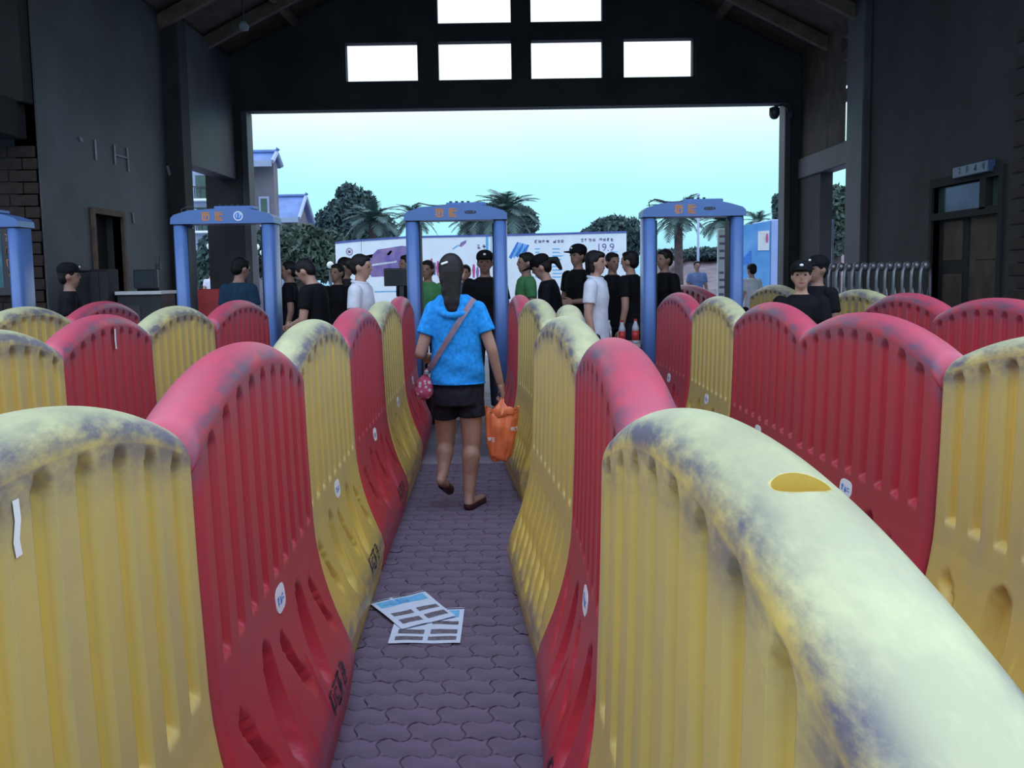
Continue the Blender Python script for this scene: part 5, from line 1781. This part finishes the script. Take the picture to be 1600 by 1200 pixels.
# pale pink low wall under the hoarding
m_ = MB(); m_.bbox(bpx(560, 480).x, bpx(985, 480).x, BY - 0.9, BY - 0.6, 0, 0.62, 0.02)
tag(m_.build('planter_wall', mat('pink_stone', (0.50, 0.38, 0.44), 0.7, 0.1, 3)), 'low pale pink wall below the billboards', 'wall')

# roll-up banner, kiosk and light box at the right
def thing_box(name, label, cat, px0, px1, pyt, Y, depth, mt, rz=0, zb=0.0):
    a, b = at(px0, 420, Y).x, at(px1, 420, Y).x
    zt = at((px0 + px1) / 2, pyt, Y).z
    r = empty(name, ((a + b) / 2, Y, zb), rz); tag(r, label, cat)
    w = (b - a) / 2
    m_ = MB(); m_.bbox(-w, w, 0, depth, 0, zt - zb, min(.02, depth / 4)); m_.build('panel_body', mt, r)
    return r, w, zt - zb
r, w, h = thing_box('banner_stand', 'tall narrow white banner with text lines seen through the right gate', 'banner', 1121, 1139, 357, 18.6, 0.05, M['hoard'])
rr = random.Random(9)
for q in range(11):
    if q in (4,): continue
    z = h - 0.14 - q * 0.13
    m_ = MB(); m_.box(-w * .7, -w * .7 + w * rr.uniform(.8, 1.4), -0.003, 0.001, z - .022, z + .022); m_.build('text_line', M['ink_purple'], r)
m_ = MB(); m_.bbox(-w - .03, w + .03, -0.12, 0.16, 0, 0.05, .01); m_.build('banner_base', M['dark_metal'], r)
M['kiosk'] = mat('blue_kiosk_print', (0.07, 0.27, 0.62), 0.4, 0.3, 1.6, color2=(0.20, 0.46, 0.78))
M['kiosk_pale'] = mat('pale_blue_panel', (0.34, 0.44, 0.74), 0.4, 0.05, 2)
KY = 23.0
a, b_, cc_ = at(1154, 420, KY).x, at(1203, 420, KY).x, at(1223, 420, KY).x
zl, zr = at(1158, 353, KY).z, at(1203, 345, KY).z
kk = empty('ticket_kiosk', (b_, KY, 0)); tag(kk, 'blue printed kiosk with a white poster right of the right gate', 'kiosk')
m_ = MB(); m_.add([(a - b_, 0.5, 0), (0, 0, 0), (0, 0, zr), (a - b_, 0.5, zl), (a - b_, 2.2, 0), (0, 2.2, 0), (0, 2.2, zr), (a - b_, 2.2, zl)],
                  [(0, 1, 2, 3), (4, 7, 6, 5), (0, 3, 7, 4), (1, 5, 6, 2), (3, 2, 6, 7), (0, 4, 5, 1)]); m_.build('printed_wall', M['kiosk'], kk)
m_ = MB(); m_.bbox(0.01, cc_ - b_, 0.0, 1.8, 0.32, zr + 0.03, .02); m_.build('end_panel', M['kiosk_pale'], kk)
m_ = MB(); m_.bbox(0.0, cc_ - b_ + .03, -0.03, 1.82, 0.24, 0.34, .01); m_.build('end_panel_rail', M['dark_metal'], kk)
x0, x1 = at(1187, 375, KY).x - b_, at(1202, 375, KY).x - b_
m_ = MB(); m_.add([(x0, -x0 / (a - b_) * -0.5 * -1 - .01 if False else 0.5 * x0 / (a - b_) - .012, z) for z in (at(1190, 391, KY).z, at(1190, 361, KY).z)] +
                  [(x1, 0.5 * x1 / (a - b_) - .012, z) for z in (at(1200, 391, KY).z, at(1200, 360, KY).z)], [(0, 1, 3, 2)])
ps = m_.build('poster', M['white'], kk); ps.modifiers.new('t', 'SOLIDIFY').thickness = .006
m_ = MB(); q0 = at(1199, 372, KY)
m_.add(*sphere_pts((x1 - .05, 0.5 * x1 / (a - b_) - .016, q0.z), (.03, .004, .11), 10, 6)); m_.build('poster_figure', M['ink_pink'], kk)
m_ = MB(); yA = lambda px: 0.5 * (at(px, 400, KY).x - b_) / (a - b_) - .008
m_.add([(at(px, py, KY).x - b_, yA(px), at(px, py, KY).z) for px, py in ((1160, 412), (1176, 391), (1178, 391), (1178, 414))], [(0, 1, 2, 3)])
m_.build('dark_arch_print', M['ink_blue'], kk)
r, w, h = thing_box('light_box_sign', 'tall pale blue advertising panel between the right columns', 'sign', 1281, 1300, 343, 24.0, 0.25, M['kiosk_pale'])
m_ = MB(); m_.box(w, w + .03, -0.01, .27, 0, h); m_.build('side_frame', M['dark_metal'], r)
m_ = MB(); m_.box(-w * .9, w * .9, -.006, .001, h * .4, h * .75); m_.build('picture_print', M['kiosk'], r)

# ------------------------------------------------------------------ vegetation
M['leaf'] = mat('tree_leaves', (0.075, 0.125, 0.11), 0.7, 0.35, 0.8, color2=(0.045, 0.08, 0.09), spec=0.2)
M['leaf2'] = mat('olive_leaves', (0.075, 0.11, 0.085), 0.7, 0.3, 0.8, spec=0.2)
M['palm'] = mat('palm_leaves', (0.07, 0.13, 0.115), 0.55, 0.25, 0.8)
M['bark'] = mat('bark', (0.075, 0.055, 0.055), 0.9, 0.2, 6)

def frond_mesh(L=1.5, seed=0):
    r_ = random.Random(seed)
    m_ = MB()
    N = 16
    def spine(t):
        return Vector((0, L * t * (1 - .10 * t), L * (0.30 * t - 0.62 * t * t)))
    m_.tube([spine(i / 8) for i in range(9)], [.022 * (1 - .8 * i / 8) + .004 for i in range(9)], 5)
    for i in range(1, N + 1):
        t = i / (N + .5)
        p = spine(t)
        d = (spine(min(1, t + .02)) - spine(t - .02)).normalized()
        ll = L * .34 * math.sin(math.pi * (0.18 + .78 * t)) + .05
        for s in (-1, 1):
            o_ = (d * .75 + Vector((s, 0, 0)) * .75 + Vector((0, 0, -.18 + r_.uniform(-.1, .1)))).normalized()
            tip = p + o_ * ll
            wd = d * .030 * L
            m_.add([p - wd, p + wd, tip, (p + tip) / 2 - wd * .9 + Vector((0, 0, .01))], [(0, 1, 2, 3)])
    return m_.mesh('frond')
FR = [frond_mesh(1.5, 1), frond_mesh(1.5, 2)]
for f_ in FR: f_.materials.append(M['palm'])
def palm(label, px, py, Y, size, n=26, up=0.15, trunk_px=None, zg=0.0):
    """crown centre at the pixel, on the plane Y"""
    c = at(px, py, Y)
    r = empty('palm_tree', (c.x, Y, zg)); tag(r, label, 'palm tree', 'palms beyond the billboards')
    zc = c.z - zg
    m_ = MB(); tw = 0.17
    m_.tube([(0.05, 0, 0), (0.02, 0, zc * .4), (0, 0, zc * .85), (0, 0, zc)], [tw * 1.15, tw, tw * .95, tw * 1.25], 10); m_.build('trunk', M['bark'], r, True)
    rr = random.Random(int(px))
    for k in range(n):
        f_ = obj('frond', FR[k % 2], r, (0, 0, zc))
        tilt = RAD(-28 + 86 * (k / n) ** 0.9 + rr.uniform(-6, 6))
        f_.rotation_euler = Euler((tilt, 0, k * 2.39996 + rr.uniform(-.2, .2)), 'XYZ')
        s = size / 1.5 * rr.uniform(.85, 1.1)
        f_.scale = (s, s, s)
    return r
palm('palm with arching fronds just left of the centre gate', 583, 345, 44, 1.45)
palm('palm crown directly above the centre gate\'s left leg', 648, 342, 46, 1.25)
palm('wide palm crown right of the centre gate', 790, 332, 42, 1.55, 30)
palm('palm behind the centre gate\'s crossbeam', 740, 346, 45, 1.35, 26)
palm('palm with a tall trunk framed inside the right gate', 1060, 338, 40, 1.35, 34)
palm('palm at the right gate\'s right leg', 1128, 348, 42, 1.2)
palm('drooping palm above the blue kiosk', 1184, 348, 48, 1.1, 18)

def leafy(label, blobs, Y, n, leaf=0.22, mt='leaf', trunk=True, group='trees beyond the hall', name='leafy_tree'):
    """blobs: (px, py, rx_px, ry_px) clusters of leaves"""
    cx = at(blobs[0][0], 430, Y).x
    r = empty(name, (cx, Y, 0)); tag(r, label, 'tree' if name != 'hedge' else 'hedge', group)
    rr = np.random.RandomState(int(blobs[0][0]))
    tot = sum(b_[2] * b_[3] for b_ in blobs)
    vs_, fs = [], []
    for px, py, ax, ay in blobs:
        c = at(px, py, Y); s = Y / 1600.0
        for q in range(int(2.6 * n * ax * ay / tot)):
            d = rr.normal(size=3); d /= np.linalg.norm(d)
            rad = rr.uniform(.55, 1.06) if rr.rand() > .25 else rr.uniform(0, .6)
            p = np.array([c.x - cx + d[0] * ax * s * rad, d[1] * ax * s * rad, c.z + d[2] * ay * s * rad])
            if p[2] < 0.05: continue
            a = rr.normal(size=3); a /= np.linalg.norm(a); b2 = np.cross(a, rr.normal(size=3)); b2 /= np.linalg.norm(b2)
            l = leaf * .58 * rr.uniform(.6, 1.3)
            k = len(vs_)
            vs_ += [tuple(p - a * l), tuple(p + b2 * l * .42), tuple(p + a * l), tuple(p - b2 * l * .42)]
            fs.append((k, k + 1, k + 2, k + 3))
    m_ = MB(); m_.v, m_.f = vs_, fs
    me = bpy.data.meshes.new('foliage'); me.from_pydata(vs_, [], fs); me.materials.append(M[mt])
    fo = obj('foliage', me, r); fo['kind'] = 'stuff'
    if trunk:
        zt = at(blobs[0][0], blobs[0][1], Y).z
        m_ = MB(); m_.tube([(0, 0, 0), (.05, 0, zt * .5), (0, 0, zt)], [.2, .15, .08], 8); m_.build('trunk', M['bark'], r, True)
        for px, py, ax, ay in blobs[1:4]:
            c = at(px, py, Y)
            m_ = MB(); m_.tube([(.03, 0, zt * .5), ((c.x - cx) * .6, 0.1, zt * .5 + (c.z - zt * .5) * .6), (c.x - cx, 0, c.z)], [.1, .07, .03], 6); m_.build('branch', M['bark'], r, True)
    return r
leafy('tall dark broadleaf tree right of the grey tiled house', [(550, 345, 42, 42), (543, 307, 18, 20), (515, 352, 24, 26), (564, 322, 24, 26), (590, 365, 30, 30)], 58, 5200, .30)
leafy('dense olive bush mass below the tiled roof behind gate 17', [(470, 395, 55, 42), (425, 395, 30, 42), (510, 400, 40, 38), (455, 368, 26, 14)], 35, 5600, .26, 'leaf2')
leafy('rounded dark tree right behind the price billboard', [(958, 365, 38, 26), (985, 372, 22, 30), (930, 375, 26, 20)], 44, 3000, .26)
leafy('dark bushy tree behind the centre gate\'s top right', [(812, 350, 28, 28), (760, 352, 40, 26), (780, 335, 30, 20)], 56, 3200, .28)
leafy('slim cypress top beside the right jamb', [(1213, 325, 7, 24), (1218, 345, 9, 16)], 60, 500, .25, trunk=True, name='cypress_tree')
leafy('grey-green tree between the right columns', [(1305, 330, 34, 38), (1330, 350, 30, 40), (1300, 370, 30, 30)], 34, 3600, .24, 'leaf2')
leafy('low scrub along the earth bank seen through the right gate', [(1110, 396, 46, 9), (1040, 398, 34, 8), (1170, 398, 40, 9)], 62, 2400, .30, trunk=False, name='hedge')
leafy('dim shrub behind the twin lamp globes on the left', [(330, 420, 24, 50), (345, 380, 18, 30)], 36, 2600, .22)
# bank of earth
m_ = MB(); N = 40
x0, x1 = at(985, 400, 66).x, at(1420, 400, 66).x
vs_, fs = [], []
rr = random.Random(1)
for j in range(7):
    f_ = j / 6
    for i in range(N + 1):
        u = i / N
        hgt = (2.55 + .3 * math.sin(u * 9) + .2 * math.sin(u * 23)) * min(1, u * 6) 
        vs_.append((x0 + (x1 - x0) * u, 50 + 20 * f_, -0.05 + hgt * math.sin(f_ * math.pi / 2) + rr.uniform(-.08, .08)))
for j in range(6):
    for i in range(N):
        a = j * (N + 1) + i
        fs.append((a, a + 1, a + N + 2, a + N + 1))
m_.add(vs_, fs)
tag(m_.build('hill', mat('earth_bank', (0.16, 0.12, 0.13), 0.9, 0.2, 1.2, 0.2, 5), smooth=True), kind='structure')

# ------------------------------------------------------------------ houses on the left
M['tile'] = mat('blue_grey_roof_tile', (0.10, 0.18, 0.40), 0.5, 0.12, 2)
M['fascia'] = mat('pale_fascia', (0.30, 0.36, 0.50), 0.5, 0.05, 5)
M['render_grey'] = mat('grey_render', (0.15, 0.14, 0.17), 0.8, 0.15, 0.8)
def house(label, Y, px_l, px_r, px_ridge_r, py_ridge, py_eave, py_gable_r, px_gable_r, px_wall_r, windows, depth=7.0):
    """a gabled house whose long roof slope faces the camera and whose gable end is at the right"""
    xl = at(px_l, py_eave, Y).x; xr = at(px_r, py_eave, Y).x
    xrr = at(px_ridge_r, py_ridge, Y).x
    ze, zr = at(px_r, py_eave, Y).z, at(px_ridge_r, py_ridge, Y).z
    r = empty('house', (xl, Y, 0)); tag(r, label, 'building', 'houses left of the plaza')
    w = xr - xl; wr = at(px_wall_r, py_eave, Y).x - xl
    wl0 = empty
    m_ = MB(); m_.add([(0, .3, 0), (wr, .3, 0), (wr, .3, ze), (0, .3, ze), (0, depth, 0), (wr, depth, 0), (wr, depth, ze), (0, depth, ze), (wr, depth / 2, zr - .1), (0, depth / 2, zr - .1)],
                      [(0, 1, 2, 3), (4, 7, 6, 5), (0, 3, 9, 7, 4), (1, 5, 6, 8, 2)]); m_.build('wall', M['render_grey'], r)
    t = .12
    e = w
    m_ = MB()
    m_.add([(-.5, -.3, ze), (e, -.3, ze), (e, depth / 2, zr), (-.5, depth / 2, zr), (-.5, -.3, ze - t), (e, -.3, ze - t), (e, depth / 2, zr - t), (-.5, depth / 2, zr - t)],
           [(0, 1, 2, 3), (4, 7, 6, 5), (0, 4, 5, 1), (3, 2, 6, 7), (1, 5, 6, 2), (0, 3, 7, 4)]); fr = m_.build('roof_slope', M['tile'], r)
    m_ = MB()
    m_.add([(-.5, depth + .3, ze), (e, depth + .3, ze), (e, depth / 2, zr), (-.5, depth / 2, zr), (-.5, depth + .3, ze - t), (e, depth + .3, ze - t), (e, depth / 2, zr - t), (-.5, depth / 2, zr - t)],
           [(0, 1, 2, 3), (4, 7, 6, 5), (0, 4, 5, 1), (3, 2, 6, 7), (1, 5, 6, 2), (0, 3, 7, 4)]); m_.build('roof_slope', M['tile'], r)
    m_ = MB(); m_.box(-.5, e, -.36, -.28, ze - .2, ze + .02); m_.build('eaves_board', M['fascia'], r)
    m_ = MB(); m_.tube([(e + .03, -.3, ze - .02), (e + .03, depth / 2, zr)], .09, 6); m_.build('barge_board', M['fascia'], r)
    m_ = MB(); m_.tube([(e + .03, depth + .3, ze - .02), (e + .03, depth / 2, zr)], .09, 6); m_.build('barge_board', M['fascia'], r)
    m_ = MB(); m_.tube([(-.5, depth / 2, zr + .04), (e, depth / 2, zr + .04), (e + .1, depth / 2, zr + .16)], .09, 6); m_.build('ridge_tile', M['tile'], r)
    for (xa, xb, za, zb) in windows:
        f_ = MB(); f_.box(xa, xb, .24, .32, za, zb); wi = f_.build('window', M['fascia'], r)
        f_ = MB(); f_.box(xa + .08, xb - .08, .22, .25, za + .08, zb - .08); f_.build('pane', M['pane'], wi)
    return r
house('tall grey house with a blue-grey roof against the opening\'s left jamb', 40, 330, 427, 430, 236, 253, 260, 437, 424, [(1.7, 2.1, 3.4, 4.6)], 1.0)
house('lower house with wide blue-grey roof beside the tall grey house', 48, 360, 468, 478, 303, 341, 345, 492, 462, [(1.5, 2.3, 1.0, 2.3)], 3.0)
# pale building glimpsed through the left side opening
Yb = 56
xa, xb = at(296, 300, Yb).x, at(345, 300, Yb).x
pb = empty('apartment_building', (xa, Yb, 0)); tag(pb, 'pale building with balconies glimpsed through the left side opening', 'building')
w = xb - xa
m_ = MB(); m_.box(0, w, 0, 5, 0, 8.5); m_.build('wall', M['fascia'], pb)
for q in range(3):
    z = 2.2 + q * 1.7
    m_ = MB(); m_.bbox(0.1, w - .2, -.6, 0.0, z, z + .12, .02); bal = m_.build('balcony', M['hoard'], pb)
    for xx in (.15, .45, .75, w - .25):
        m_ = MB(); m_.tube([(xx, -.55, z + .1), (xx, -.55, z + .75)], .03, 6); m_.build('baluster', M['dark_metal'], bal)
    m_ = MB(); m_.tube([(.1, -.55, z + .75), (w - .2, -.55, z + .75)], .035, 6); m_.build('handrail', M['dark_metal'], bal)
    m_ = MB(); m_.box(.35, w - .4, -.03, .03, z + .15, z + 1.4); wi = m_.build('window', M['pane'], pb)

# ------------------------------------------------------------------ street lamps and a flagpole
M['globe'] = mat('opal_globe', (0.75, 0.76, 0.72), 0.3, 0.03, 3)
def lamp(label, px, py, Y, n):
    c = at(px, py, Y)
    r = empty('street_lamp', (c.x, Y, 0)); tag(r, label, 'street lamp', 'globe lamps on the plaza')
    m_ = MB(); m_.tube([(0, 0, 0), (0, 0, c.z - (.1 if n > 1 else .12))], .035, 8); m_.build('post', M['dark_metal'], r, True)
    for s in ((-1, 1) if n == 2 else (0,)):
        x = s * .11
        if s:
            m_ = MB(); m_.tube([(0, 0, c.z - .2), (x, 0, c.z - .1)], .015, 6); m_.build('arm', M['dark_metal'], r)
        m_ = MB(); m_.add(*sphere_pts((x, 0, c.z), (.085, .085, .085), 14, 10)); m_.build('globe', M['globe'], r, True)
lamp('lamp post with twin white globes seen past gate 17', 335, 385, 26, 2)
lamp('single globe lamp inside gate 17 near its right leg', 411, 395, 27, 1)
lamp('single globe lamp left of the emblem billboard', 516, 414, 25, 1)
lamp('globe lamp in front of the pale wall by gate 17', 401, 386, 29, 1)
c = at(1091, 345, 34)
r = empty('flagpole', (c.x, 34, 0)); tag(r, 'thin pale flagpole seen through the right gate', 'pole')
m_ = MB(); m_.tube([(0, 0, 0), (0, 0, c.z + .8)], [.05, .035], 8); m_.build('pole', M['fascia'], r, True)
m_ = MB(); m_.add(*sphere_pts((0, 0, c.z + .83), (.06, .06, .06), 10, 8)); m_.build('finial', M['fascia'], r, True)
